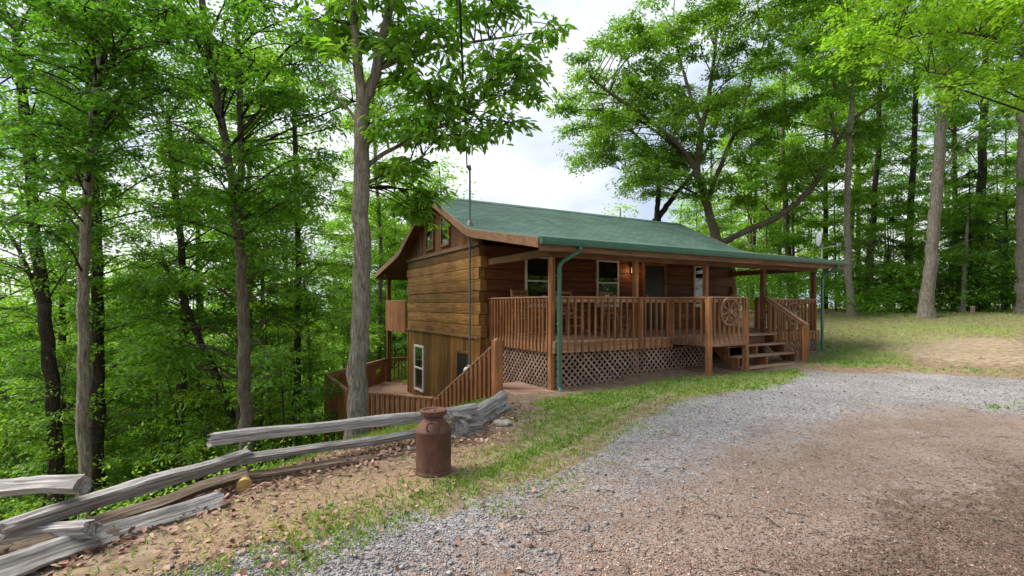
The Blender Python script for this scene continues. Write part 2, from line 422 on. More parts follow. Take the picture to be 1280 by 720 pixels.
def ground_mat():
    m, t, o = new_mat('ground_mix')
    v = objvec(t)
    A = N(t, 'ShaderNodeAttribute', attribute_name='zone_a'); B = N(t, 'ShaderNodeAttribute', attribute_name='zone_b')
    sa = N(t, 'ShaderNodeSeparateColor'); sb = N(t, 'ShaderNodeSeparateColor')
    t.links.new(A.outputs['Color'], sa.inputs[0]); t.links.new(B.outputs['Color'], sb.inputs[0])
    fine = noise(t, v, 38, 4, .7); med = noise(t, v, 7, 6, .68); big = noise(t, v, 1.3, 5, .6)
    vor = N(t, 'ShaderNodeTexVoronoi'); vor.inputs['Scale'].default_value = 55; t.links.new(v, vor.inputs['Vector'])
    vsep = N(t, 'ShaderNodeSeparateColor'); t.links.new(vor.outputs['Color'], vsep.inputs[0])
    fib_v = N(t, 'ShaderNodeMapping'); fib_v.inputs['Rotation'].default_value = (0, 0, .6); fib_v.inputs['Scale'].default_value = (1, .3, 1); t.links.new(v, fib_v.inputs['Vector'])
    fib = noise(t, fib_v.outputs[0], 46, 5, .75, 1.2)
    def R2(src, stops):
        r = ramp(t, stops); t.links.new(src, r.inputs[0]); return r.outputs[0]
    base = R2(med.outputs[0], [(.25, (.11, .072, .045)), (.5, (.235, .165, .11)), (.75, (.37, .28, .195))])
    litter = R2(fib.outputs[0], [(.25, (.11, .07, .043)), (.5, (.275, .19, .115)), (.75, (.44, .33, .21))])
    gravel = R2(vsep.outputs[0], [(0, (.13, .122, .125)), (.35, (.215, .205, .208)), (.8, (.315, .305, .31)), (1, (.42, .405, .41))])
    gravel = mixc(t, 1, gravel, R2(big.outputs[0], [(.3, (.80, .78, .76)), (.7, (1.12, 1.1, 1.1))]), 'MULTIPLY')
    brown = R2(fib.outputs[0], [(.22, (.085, .058, .044)), (.45, (.215, .158, .125)), (.62, (.315, .25, .21)), (.8, (.46, .39, .345))])
    brown = mixc(t, 1, brown, R2(big.outputs[0], [(.3, (.75, .68, .62)), (.7, (1.08, 1.08, 1.1))]), 'MULTIPLY')
    dark = R2(fib.outputs[0], [(.25, (.05, .036, .027)), (.55, (.15, .105, .078)), (.8, (.29, .22, .165))])
    grass = R2(med.outputs[0], [(.25, (.13, .16, .045)), (.5, (.18, .25, .06)), (.78, (.31, .30, .13))])
    dirt = R2(med.outputs[0], [(.25, (.21, .155, .095)), (.5, (.315, .245, .165)), (.8, (.44, .36, .27))])
    def W(src, k=.5, lo=.3, hi=.7):
        x = math_(t, 'ADD', src, math_(t, 'MULTIPLY', math_(t, 'SUBTRACT', med.outputs[0], .5), 1.6 * k))
        x = math_(t, 'ADD', x, math_(t, 'MULTIPLY', math_(t, 'SUBTRACT', fine.outputs[0], .5), .8 * k))
        mr = N(t, 'ShaderNodeMapRange', interpolation_type='SMOOTHSTEP'); t.links.new(x, mr.inputs['Value']); mr.inputs['From Min'].default_value = lo; mr.inputs['From Max'].default_value = hi
        return mr.outputs[0]
    c = mixc(t, W(sb.outputs[2]), base, litter)
    c = mixc(t, W(sb.outputs[1]), c, dirt)
    c = mixc(t, W(sa.outputs[0], .7), c, gravel)
    c = mixc(t, math_(t, 'MULTIPLY', W(sa.outputs[2], .9, .2, .9), .9), c, brown)
    c = mixc(t, W(sb.outputs[0], 1.0, .35, .8), c, dark)
    c = mixc(t, math_(t, 'MULTIPLY', W(sa.outputs[1], 1.5, .40, .80), .85), c, grass)
    h = math_(t, 'ADD', math_(t, 'MULTIPLY', vor.outputs['Distance'], .5), fib.outputs[0])
    principled(t, o, c, .92, h, .8, .02, .15)
    return m
M['ground'] = ground_mat()
def ground_piece(name, sel):
    f = FQ[sel]; used, inv = np.unique(f, return_inverse=True)
    V = np.stack([GX.ravel(), GY.ravel(), GZ.ravel()], -1)[used]
    ob = raw_mesh(name, V, inv.reshape(-1, 4), M['ground'], smooth=True)
    gv, gr, br, dk, dt, li = [z.ravel()[used] for z in ZN]
    for nm, ch in (('zone_a', (gv, gr, br)), ('zone_b', (dk, dt, li))):
        a = ob.data.attributes.new(nm, 'FLOAT_COLOR', 'POINT')
        a.data.foreach_set('color', np.stack([*ch, np.ones_like(gv)], -1).astype(np.float32).ravel())
    return props(ob, kind='structure')
gvf = ZN[0].ravel()[FQ].mean(1)
ground_piece('ground', gvf < .5); ground_piece('gravel_driveway', gvf >= .5)

# ------------------------------------------------------------------ log cabin (local x along the porch, y inwards, z up; 0 = ground level at the camera)
CA = math.atan2(.49, .871)
CO = np.array((.88, 10.4, 0.0))
def W2(x, y, z=0):
    c, s = math.cos(CA), math.sin(CA); return np.array((CO[0] + c * x - s * y, CO[1] + s * x + c * y, z))
cabin = empty('log_cabin', CO, CA, label='brown log cabin with green shingle roof and long railed front porch', cat='cabin')
LZ, LH, NL = .78, .30, 8
LT = LZ + LH * NL
def log_wall(name, ax, face, a, b, inward, mat, odd, ext=.11, ext_a=None, openings=()):
    """a stack of hewn logs along axis ax; 'face' is the outer face, inward = +1/-1"""
    mb = MB(); rr = random.Random(int(face * 100) + odd)
    for k in range(NL):
        e = ext if (k + odd) % 2 == 0 else -.004; e0 = e if ext_a is None else ext_a
        z0, z1 = LZ + LH * k + .005, LZ + LH * (k + 1) - .005
        j = rr.uniform(-.012, .012); th = .18 * inward; c = .010
        f = face + j
        prof = [(f + inward * c, z0), (f, z0 + c), (f - inward * .006, (z0 + z1) / 2), (f, z1 - c), (f + inward * c, z1), (face + th, z1), (face + th, z0)]
        if inward < 0: prof = prof[::-1]
        segs = [(a - e0, b + e)]
        mb2 = prof
        for s0, s1 in segs:
            if ax == 0:
                mb.prism(mb2, 0, s0, s1)
            else:
                mb.prism(mb2, 1, s0, s1)
    return mb.build(name, mat, cabin)
log_wall('log_wall', 1, -.30, 3.0, 8.9, 1, M['log'], 0)
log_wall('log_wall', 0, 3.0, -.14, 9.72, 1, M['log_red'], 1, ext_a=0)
log_wall('log_wall', 1, 9.72, 3.0, 8.9, -1, M['log'], 0)
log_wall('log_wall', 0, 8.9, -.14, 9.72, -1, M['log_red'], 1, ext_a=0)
mb = MB(); mb.box(-.26, -.14, 3.06, 8.84, LZ, LT); mb.box(9.56, 9.68, 3.06, 8.84, LZ, LT); mb.box(-.25, 9.67, 3.05, 3.14, LZ, LT); mb.box(-.25, 9.67, 8.76, 8.85, LZ, LT)
mb.build('chinking', M['black'], cabin)
# lower storey boards
mb = MB(); rr = random.Random(3)
y = 2.98
while y < 8.9:
    wd = min(rr.choice((.19, .22, .25)), 8.92 - y); mb.box(-.285 - rr.uniform(0, .008), -.20, y, y + wd - .009, -2.9, LZ); y += wd
x = -.2
while x < 9.7:
    mb.box(x, x + .235, 2.99, 3.06, -1.9, LZ); mb.box(x, x + .235, 8.84, 8.91, -4.2, LZ); x += .245
mb.box(-.31, -.22, 2.93, 3.05, -1.9, LZ); mb.box(-.31, -.22, 8.85, 8.97, -3.2, LZ)
mb.box(9.60, 9.70, 3.0, 8.9, -1.5, LZ)
mb.build('siding', M['siding'], cabin, .005)
MB().box(-.335, -.29, 3.0, 8.9, LZ - .05, LZ + .012).build('trim_board', M['trim'], cabin, .004)
# roof
prof_t = [(-.40, 2.93), (3.0, 3.55), (5.95, 4.97), (8.9, 3.55), (12.25, 2.93)]
XA, XB = -.62, 10.25
def smooth_prof(p):
    return [p[0], (2.6, 3.475), (3.0, 3.57), (3.35, 3.72), (5.95, 4.97), (8.55, 3.72), (8.9, 3.57), (9.3, 3.475), p[-1]]
pt = smooth_prof(prof_t)
def band(a, b, x0, x1):
    return MB().prism([(y, z - a) for y, z in pt] + [(y, z - b) for y, z in reversed(pt)], 0, x0, x1)
band(0, .05, XA, XB).build('roof', M['roof'], cabin)
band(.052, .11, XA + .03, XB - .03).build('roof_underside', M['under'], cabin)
for x0, x1 in ((XA - .035, XA - .003), (XB + .003, XB + .035)):
    band(-.004, .20, x0, x1).build('barge_board', M['trim'], cabin, .004)
MB().box(5.86, 6.04, 0, 0, 0, 0) if False else None
rm = MB().prism([(5.72, 4.873), (5.95, 4.985), (6.18, 4.873), (6.18, 4.858), (5.95, 4.965), (5.72, 4.858)], 0, XA - .01, XB + .01)
rm.build('ridge_cap', M['roof'], cabin)
MB().box(XA, XB, -.402, -.37, 2.68, 2.875).build('fascia', M['trim'], cabin, .004)
MB().box(XA, XB, 12.22, 12.25, 2.68, 2.875).build('fascia', M['trim'], cabin, .004)
g = MB()
g.prism([(-.405, 2.95), (-.405, 2.80), (-.50, 2.80), (-.525, 2.85), (-.525, 2.93), (-.515, 2.93), (-.512, 2.855), (-.495, 2.815), (-.42, 2.815), (-.42, 2.95)], 0, XA - .01, XB + .01)
g.box(XA - .012, XA + .004, -.52, -.41, 2.805, 2.925); g.box(XB - .004, XB + .012, -.52, -.41, 2.805, 2.925)
g.build('gutter', M['green'], cabin)
def spout(x_top, x, zb, kick):
    d = MB(); p = [(x_top, -.46, 2.80), (x_top, -.46, 2.72), (x + .04, -.15, 2.50), (x, -.12, 2.40), (x, -.12, zb)]
    for a, b in zip(p[:-1], p[1:]): d.bar(a, b, .075, .065, (0, 1, 0))
    d.bar((x, -.12, zb + .03), (x + kick[0], -.12 + kick[1], zb - .05), .075, .065)
    for z in (2.2, 1.2): d.box(x - .05, x + .05, -.16, -.055, z, z + .03)
    return d.build('downspout', M['green'], cabin, .01)
spout(.32, .045, -.12, (-.02, -.1)); spout(9.80, 9.60, .27, (.18, -.16))
# gable boards with two slanted windows
def roof_under(y):
    ys = [p[0] for p in pt]; zs = [p[1] for p in pt]; return float(np.interp(y, ys, zs)) - .115
for xf, nm in ((-.29, 'gable_boards'), (9.60, 'gable_boards')):
    mb = MB(); y = 3.02; rr = random.Random(5)
    while y < 8.87:
        y1 = min(y + .185, 8.88); a, b = y, y1 - .008; k = rr.uniform(0, .01)
        if a < 5.95 < b: poly = [(a, LT), (b, LT), (b, roof_under(b)), (5.95, roof_under(5.95)), (a, roof_under(a))]
        else: poly = [(a, LT), (b, LT), (b, roof_under(b)), (a, roof_under(a))]
        mb.prism(poly, 0, xf - k, xf + .09); y = y1
    mb.build(nm, M['gable'], cabin)
MB().box(-.345, -.285, 2.95, 8.95, LT - .03, LT + .07).build('trim_board', M['trim'], cabin, .004)
def gable_window(poly, nm='gable_window'):
    cyy = sum(p[0] for p in poly) / len(poly); czz = sum(p[1] for p in poly) / len(poly)
    inn = [(cyy + (a - cyy) * .74, czz + (b - czz) * .82) for a, b in poly]
    n = len(poly); v = []
    for xx in (-.345, -.28):
        v += [(xx, a, b) for a, b in poly] + [(xx, a, b) for a, b in inn]
    f = []
    for i in range(n):
        j = (i + 1) % n
        f += [(i, j, n + j, n + i), (2 * n + j, 2 * n + i, 3 * n + i, 3 * n + j), (i, 2 * n + i, 2 * n + j, j), (n + i, n + j, 3 * n + j, 3 * n + i)]
    o = MB().add(v, f).build('gable_window', M['gable'], cabin, .004)
    MB().prism(inn, 0, -.318, -.30).build('pane', M['glass'], o)
gable_window([(4.93, 3.36), (5.66, 3.36), (5.66, 4.36), (4.93, 4.02)])
gable_window([(6.24, 3.36), (6.97, 3.36), (6.97, 4.02), (6.24, 4.36)])
# windows
def window_y(x0, x1, z0, z1, yf=2.99, mat=M['white']):
    """sash window in a wall that faces -y"""
    f = MB(); t = .055; d0, d1 = yf - .05, yf + .03
    f.box(x0, x0 + t, d0, d1, z0, z1); f.box(x1 - t, x1, d0, d1, z0, z1); f.box(x0 + t, x1 - t, d0, d1, z1 - t, z1); f.box(x0 + t, x1 - t, d0, d1, z0, z0 + t)
    zm = (z0 + z1) / 2; f.box(x0 + t, x1 - t, d0 + .012, d1, zm - .022, zm + .022)
    o = f.build('window', mat, cabin, .004)
    MB().box(x0 + t, x1 - t, yf - .022, yf - .006, zm + .022, z1 - t).build('pane', M['glass'], o)
    MB().box(x0 + t, x1 - t, yf - .010, yf + .006, z0 + t, zm - .022).build('pane', M['glass'], o)
    MB().box(x0 - .04, x1 + .04, yf - .08, yf - .002, z0 - .05, z0 - .002).build('sill', mat, o, .004)
window_y(1.07, 1.91, 1.60, 2.95); window_y(3.52, 4.36, 1.60, 2.95); window_y(7.66, 8.34, 1.60, 2.93)
def window_x(y0, y1, z0, z1, xf=-.29):
    f = MB(); t = .07; d0, d1 = xf - .05, xf + .03
    f.box(d0, d1, y0, y0 + t, z0, z1); f.box(d0, d1, y1 - t, y1, z0, z1); f.box(d0, d1, y0 + t, y1 - t, z1 - t, z1); f.box(d0, d1, y0 + t, y1 - t, z0, z0 + t)
    zm = (z0 + z1) / 2; f.box(d0 + .012, d1, y0 + t, y1 - t, zm - .03, zm + .03)
    o = f.build('window', M['white'], cabin, .004)
    MB().box(xf - .02, xf - .006, y0 + t, y1 - t, zm + .03, z1 - t).build('pane', M['glass'], o)
    MB().box(xf - .012, xf + .002, y0 + t, y1 - t, z0 + t, zm - .03).build('pane', M['glass'], o)
window_x(7.2, 8.12, -1.28, .26)
f = MB(); f.box(-.335, -.26, 3.55, 3.63, -1.5, .36); f.box(-.335, -.26, 4.35, 4.43, -1.5, .36); f.box(-.335, -.26, 3.63, 4.35, .28, .36)
dr = f.build('basement_door', M['gable'], cabin, .004); MB().box(-.315, -.292, 3.63, 4.35, -1.5, .28).build('screen', M['dark'], dr)
f = MB(); f.box(5.35, 5.44, 2.93, 3.02, .85, 2.95); f.box(6.26, 6.35, 2.93, 3.02, .85, 2.95); f.box(5.44, 6.26, 2.93, 3.02, 2.86, 2.95)
dr = f.build('front_door', M['trim'], cabin, .004)
MB().box(5.44, 6.26, 2.96, 2.985, .85, 2.86).build('screen', M['dark'], dr); MB().box(5.48, 5.52, 2.91, 2.96, 1.78, 1.95).build('handle', M['grey'], dr)
# electric meter, conduit through the roof
c = MB().tube([(-.40, 3.34, .02), (-.40, 3.34, 5.18)], .027, 10); c.tube([(-.40, 3.34, 3.58), (-.40, 3.34, 3.78), (-.40, 3.34, 3.83)], [.12, .07, .04], 12)
c.tube([(-.40, 3.34, 5.16), (-.44, 3.31, 5.24), (-.52, 3.25, 5.20)], [.05, .055, .03], 10)
c.build('service_mast', M['pipe'], cabin, 0, True)
mt = MB().box(-.44, -.29, 3.22, 3.46, -.32, .04).build('electric_meter', M['grey'], cabin, .01)
MB().tube([(-.44, 3.34, -.10), (-.52, 3.34, -.10), (-.56, 3.34, -.10)], [.10, .095, .06], 16).build('meter_dial', M['white'], mt, 0, True)
# porch
POST_X = (0, 2.34, 4.74, 7.09, 9.54)
dk = MB(); yy = -.05
while yy < 2.99:
    dk.box(-.02, 9.62, yy, yy + .135, .815, .85); yy += .14
xx = 3.37
while xx < 4.66:
    dk.box(xx, xx + .13, -1.14, -.055, .812, .847); xx += .135
dk.build('porch_deck', M['deck'], cabin, .004)
rm = MB(); rm.box(-.02, 3.35, -.03, .01, .60, .813); rm.box(4.68, 9.62, -.03, .01, .60, .813); rm.box(-.03, .01, .012, 2.98, .60, .813); rm.box(9.59, 9.63, .012, 2.98, .60, .813)
rm.box(3.35, 3.39, -1.14, -.03, .68, .81); rm.box(3.39, 4.66, -1.16, -1.12, .68, .81); rm.box(4.64, 4.68, -1.12, -.03, .60, .81)
rm.build('deck_rim', M['rail_x'], cabin, .004)
jo = MB()
for x in np.arange(.4, 9.5, .6): jo.box(x, x + .05, .03, 2.95, .62, .81)
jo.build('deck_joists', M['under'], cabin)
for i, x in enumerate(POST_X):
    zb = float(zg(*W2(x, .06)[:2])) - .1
    MB().box(x - .055, x + .055, .048, .158, zb, 2.62).build('porch_post', M['rail'] if i < 3 else M['under'], cabin, .006)  # last two posts take darker wood: backlit shade put into their colour
MB().box(-.1, 9.66, .04, .165, 2.622, 2.81).build('porch_beam', M['trim'], cabin, .006)
MB().box(-.1, .012, .17, 2.97, 2.64, 2.80).build('porch_beam', M['trim'], cabin, .006)
MB().box(9.55, 9.66, .17, 2.97, 2.64, 2.80).build('porch_beam', M['trim'], cabin, .006)

def railing(p, q, z_top0, z_top1, zb0, zb1, outward, spacing=.135, bw=.04, cap=True, mat=M['rail'], flat=True):
    """a run of railing between local plan points p and q; balusters are sub-parts"""
    p, q = np.array(p, float), np.array(q, float); Ln = np.hypot(*(q - p)); d = (q - p) / Ln; o2 = np.array(outward, float) * .035
    r = MB()
    r.bar((*(p + o2 * .0), z_top0 - .017), (*(q + o2 * .0), z_top1 - .017), .12, .034)
    r.bar((*(p), z_top0 - .085), (*(q), z_top1 - .085), .038, .085)
    ob = r.build('railing', M['rail_x'], cabin, .004)
    n = max(2, int(round(Ln / spacing)))
    for i in range(n):
        t = (i + .5) / n; c = p + (q - p) * t + o2 * 1.15; zt = z_top0 + (z_top1 - z_top0) * t - .05; zb = zb0 + (zb1 - zb0) * t
        jx = random.uniform(-.004, .004)
        b = MB(); a = d * bw / 2; h = o2 / .035 * bw * .5
        pts = [c - a - h, c + a - h, c + a + h, c - a + h]
        if (a[0] * h[1] - a[1] * h[0]) < 0: pts = pts[::-1]
        slope = (z_top1 - z_top0) / Ln
        b.prism([(x + jx, y) for x, y in pts], 2, zb, zt)
        b.build('baluster', mat, ob)
    return ob
def rpost(x, y, zb, zt, s=.095, mat=None, cap=True):
    mb = MB().box(x - s / 2, x + s / 2, y - s / 2, y + s / 2, zb, zt)
    if cap: mb.prism([(x - s * .36, zt - .001), (x + s * .36, zt - .001), (x + s * .22, zt + s * .2), (x - s * .22, zt + s * .2)], 1, y - s * .36, y + s * .36)
    return mb.build('railing_post', mat or M['rail'], cabin, .006)
railing((.06, .0), (3.32, .0), 1.80, 1.80, .60, .60, (0, -1), .18)
railing((0, .13), (0, 2.95), 1.80, 1.80, .60, .60, (-1, 0), .15)
railing((3.37, -1.06), (3.37, -.02), 1.80, 1.80, .72, .72, (-1, 0), .19)
railing((3.42, -1.11), (4.59, -1.11), 1.80, 1.80, .74, .74, (0, -1), .17)
railing((7.15, .0), (9.48, .0), 1.80, 1.80, .60, .60, (0, -1), .17)
railing((9.6, .15), (9.6, 1.9), 1.80, 1.80, .60, .60, (1, 0), .17)
rpost(3.37, .0, .60, 1.80, cap=False); rpost(9.6, 2.0, .5, 1.86, .13); rpost(2.34, -.075, .60, 1.76, .09, cap=False)
for x, y in ((3.37, -1.11), (4.64, -1.11)): rpost(x, y, float(zg(*W2(x, y)[:2])) - .12, 1.78, .11, cap=False)
rpost(7.05, -1.11, float(zg(*W2(7.05, -1.11)[:2])) - .1, 1.06, .12)
# stair handrail from the roof post to the newel
r = MB(); a0, a1 = (7.05, -.02, 1.86), (7.05, -1.17, 1.10)
r.bar(a0, a1, .11, .036); r.bar((7.05, -.02, 1.79), (7.05, -1.05, 1.11), .038, .08)
st = r.build('railing', M['rail_x'], cabin, .004)
for k in range(7):
    yb = -.12 - k * .14; MB().box(7.065, 7.105, yb - .02, yb + .02, .80 + yb * .66, 1.80 + yb * .66).build('baluster', M['rail'], st)
# stairs
stp = MB()
for k, x in enumerate((4.72, 5.82, 6.96)):
    stp.prism([(0.0, .60), (0.0, .80), (-.30, .80), (-.30, .57), (-.58, .57), (-.58, .34), (-.86, .34), (-.86, .10), (-1.10, .10), (-1.10, -.02), (-.8, -.02)], 0, x, x + .045)
stairs = stp.build('front_stairs', M['rail'], cabin)
for k in range(4):
    MB().box(4.69, 7.03, -.30 - .28 * k, -.02 - .28 * k, .80 - .235 * k, .842 - .235 * k).build('tread', M['deck'], stairs, .006)
# end stair beyond the far rail
e = MB().bar((9.62, 2.0, 1.74), (10.7, 2.0, .98), .09, .05).build('railing', M['rail_x'], cabin, .004)
# lattice skirts
def lattice(p, q, z0, z1, nrm, holes=()):
    """two crossing layers of thin diagonal slats in the vertical plane through local points p and q"""
    p, q = np.array(p, float), np.array(q, float); Ln = np.hypot(*(q - p)); d = (q - p) / Ln; nv = np.array(nrm, float)
    mb = MB(); H = z1 - z0; pitch = .105; wd = .036
    for s in (1, -1):
        u = -H
        while u < Ln + H:
            a0, b0 = u, u + H       # along positions at bottom / top for s = 1
            pts = []
            (ua, za), (ub, zb) = ((u, z0), (u + H, z1)) if s == 1 else ((u + H, z0), (u, z1))
            # clip to [0, Ln]
            if max(ua, ub) > 0 and min(ua, ub) < Ln:
                def at(uu): return za + (zb - za) * (uu - ua) / (ub - ua)
                if ua > ub: ua, za, ub, zb = ub, zb, ua, za
                if ua < 0: za = za + (zb - za) * (0 - ua) / (ub - ua); ua = 0
                if ub > Ln: zb = za + (zb - za) * (Ln - ua) / (ub - ua); ub = Ln
                if ub - ua > .03:
                    o2 = nv * (.004 * s)
                    A = (*(p + d * ua + o2), za); B = (*(p + d * ub + o2), zb)
                    mb.bar(A, B, .008, wd)
            u += pitch * math.sqrt(2)
    return mb.build('lattice', M['lattice'], cabin)
lattice((.06, .03), (4.7, .03), -.35, .60, (0, 1))
lattice((.03, .12), (.03, 2.9), -.9, .60, (1, 0))
lattice((7.1, .03), (9.55, .03), -.05, .60, (0, 1))
lattice((9.58, .05), (9.58, 2.9), -.1, .60, (1, 0))
# wall lantern by the door, lit
lm = MB().box(4.84, 4.96, 2.93, 3.0, 2.60, 2.80); lm.box(4.82, 4.98, 2.80, 2.96, 2.78, 2.80); lm.box(4.85, 4.95, 2.83, 2.93, 2.56, 2.575)
lo = lm.build('wall_lantern', M['pipe'], cabin); MB().lathe([(0, .02), (.05, .045), (.12, .045), (.17, .02)], 12, (4.90, 2.87, 2.585)).build('bulb', M['bulb'], lo, 0, True)
pl = bpy.data.lights.new('lantern_light', 'POINT'); pl.energy = 1.5; pl.color = (1, .55, .25); pl.shadow_soft_size = .06
plo = bpy.data.objects.new('lantern_light', pl); COL.objects.link(plo); plo.parent = cabin; plo.location = (4.9, 2.72, 2.62)
# back porch and lower deck
bd = MB(); yy = 8.93
while yy < 11.68: bd.box(-.3, 9.6, yy, yy + .135, .815, .85); yy += .14
bd.build('porch_deck', M['deck'], cabin, .004)
MB().box(-.33, -.29, 8.93, 11.7, .60, .813).build('deck_rim', M['rail_x'], cabin, .004)
railing((-.31, 9.0), (-.31, 11.6), 1.80, 1.80, .60, .60, (-1, 0), .075, .055)
for x in (-.24, 4.7, 9.5):
    MB().box(x - .07, x + .07, 11.55, 11.69, -4.5, 2.75).build('porch_post', M['gable'], cabin, .006)
MB().box(-.35, 9.6, 11.56, 11.68, 2.70, 2.86).build('porch_beam', M['trim'], cabin, .006)
LA, LB, LC, LD = (-1.68, 2.44), (-3.27, 4.59), (-3.23, 8.0), (-.30, 11.75)
MB().prism([LA, (-.32, 2.9), (-.32, 11.75), LD, LC, LB], 2, -1.54, -1.5).build('lower_deck', M['deck'], cabin)
MB().prism([(-1.60, 2.62), (-.36, 2.95), (-.36, 11.7), (-.34, 11.7), (-3.15, 7.98), (-3.19, 4.62)], 2, -1.80, -1.545).build('deck_joists', M['under'], cabin)
MB().box(-.32, 9.5, 8.95, 11.75, -1.58, -1.504).build('lower_deck', M['deck'], cabin)
def outn(p, q):
    d = np.array(q) - np.array(p); d = d / np.hypot(*d); return (-d[1], d[0])
for a, b in ((LA, LB), (LB, LC), (LC, LD)):
    o_ = outn(a, b); dd = (np.array(b) - np.array(a)); dd = dd / np.hypot(*dd) * .06
    railing(tuple(np.array(a) + dd), tuple(np.array(b) - dd), -.55, -.55, -1.78, -1.78, tuple(o_), .15, .07)
railing((-.2, 11.72), (3.0, 11.72), -.55, -.55, -1.6, -1.6, (0, 1), .15)
for a in (LA, LB, LC, LD):
    rpost(a[0], a[1], float(zg(*W2(*a)[:2])) - .15, -.57, .11, cap=False)
# steps down from the drive to the lower deck
NW = (-.93, .78)
rpost(NW[0], NW[1], -.55, .86, .19)
tb, ta = np.array((-1.62, 2.42)), np.array((-.96, .92))
railing(tuple(ta), tuple(tb), .74, -.52, -.30, -1.62, (-.91, -.41), .13, .055)
u = (tb - ta); Lu = np.hypot(*u); u /= Lu; sv = np.array((.909, .417)) * .8
lst = MB()
for off in (.02, .96): lst.bar((*(ta + sv * off), -.32), (*(tb + sv * off), -1.62), .045, .26)
ls = lst.build('lower_stairs', M['rail'], cabin)
for k in range(7):
    c0 = ta + u * (Lu * (k + .3) / 7); A = (*(c0 + sv * .03), -.20 - 1.26 * (k + .3) / 7); B = (*(c0 + sv * .95), A[2])
    MB().bar(A, B, .26, .04).build('tread', M['deck'], ls, .004)
pad = MB().prism([tuple(W2(-.98, .15)[:2]), tuple(W2(-.98, -.1)[:2]), tuple(W2(-.10, -.32)[:2]), tuple(W2(-.06, 1.35)[:2]), tuple(W2(-.75, 1.3)[:2])], 2, -.40, -.150)
props(pad.build('walkway', M['deck'], None, .012), kind='structure')

# ------------------------------------------------------------------ things on and around the cabin
def copy_tree(o, parent=None):
    c = o.copy(); COL.objects.link(c)
    if parent is not None: c.parent = parent
    for ch in [q for q in bpy.data.objects if q.parent == o]: copy_tree(ch, c)
    return c
# wagon wheels hanging on the railings
def wagon_wheel(x, y, z, label):
    p = W2(x, y, z); root = empty('wagon_wheel', p, CA, label=label, cat='wagon wheel', group='wagon wheels on the porch railing')
    R0 = .33; n = 40
    ri = MB(); v = []; f = []
    for k in range(n):
        a = 2 * math.pi * k / n
        for rr_, yy_ in ((R0, -.025), (R0 - .06, -.025), (R0 - .06, .025), (R0, .025)): v.append((rr_ * math.cos(a), yy_, rr_ * math.sin(a)))
    for k in range(n):
        j = (k + 1) % n
        for m in range(4): f.append((k * 4 + m, k * 4 + (m + 1) % 4, j * 4 + (m + 1) % 4, j * 4 + m))
    ri.add(v, f).build('rim', M['wheel'], root, .004)
    MB().tube([(0, -.06, 0), (0, -.03, 0), (0, .04, 0)], [.05, .075, .07], 14).build('hub', M['wheel'], root, 0, True)
    for k in range(8):
        a = 2 * math.pi * (k + .3) / 8
        MB().tube([(.06 * math.cos(a), 0, .06 * math.sin(a)), (.17 * math.cos(a), 0, .17 * math.sin(a)), (.28 * math.cos(a), 0, .28 * math.sin(a))], [.017, .021, .014], 7).build('spoke', M['wheel'], root, 0, True)
    return root
wagon_wheel(3.96, -1.20, 1.46, 'wooden wagon wheel on the railing left of the front steps')
wagon_wheel(8.18, -.10, 1.38, 'wooden wagon wheel on the railing right of the front steps')

def rocking_chair(x, y, rz, back, label):
    p = W2(x, y, .85); root = empty('rocking_chair', p, CA + rz, label=label, cat='rocking chair', group='rocking chairs on the front porch')
    s = MB()
    for k in range(6): s.box(-.25, .25, -.24 + k * .083, -.24 + k * .083 + .07, .40 + .006 * (5 - k), .425 + .006 * (5 - k))
    s.build('seat', M['chair'], root, .004)
    b = MB()
    for sx in (-1, 1): b.bar((sx * .25, .24, .36), (sx * .25, .42, 1.16), .045, .035)
    if back == 'lattice':
        for k in range(6): t = k / 5; b.bar((-.25, .26 + .155 * t, .50 + .62 * t), (.25, .26 + .155 * t, .50 + .62 * t), .016, .035)
        for k in range(6): x_ = -.2 + .08 * k; b.bar((x_, .262, .50), (x_, .415, 1.12), .03, .014)
    else:
        for k in range(5): t = k / 4; b.bar((-.25, .27 + .15 * t, .54 + .56 * t), (.25, .27 + .15 * t, .54 + .56 * t), .02, .075)
    b.build('backrest', M['chair'], root, .003)
    for sx in (-1, 1):
        MB().bar((sx * .27, -.28, .62), (sx * .27, .30, .64), .075, .025).build('armrest', M['chair'], root, .004)
        MB().bar((sx * .25, -.22, .05), (sx * .25, -.22, .61), .04, .04).build('leg', M['chair'], root)
        MB().bar((sx * .25, .22, .05), (sx * .25, .24, .42), .04, .04).build('leg', M['chair'], root)
        rk = MB(); pts = [(sx * .25, -.42 + .1 * i, .012 + .022 + .0 + ((-.42 + .1 * i + .02) ** 2) * .45) for i in range(11)]
        for a, c_ in zip(pts[:-1], pts[1:]): rk.bar(a, c_, .035, .045)
        rk.build('rocker', M['chair'], root)
    MB().bar((-.25, -.22, .22), (.25, -.22, .22), .03, .03).build('stretcher', M['chair'], root)
    return root
rocking_chair(.72, 2.2, .12, 'lattice', 'rocking chair with lattice back at the near end of the porch')
rocking_chair(1.98, 2.15, -.1, 'ladder', 'ladder-back rocking chair behind the downspout, between two windows')
rocking_chair(3.55, 2.1, .15, 'ladder', 'ladder-back rocking chair under the window next to the lit lantern')

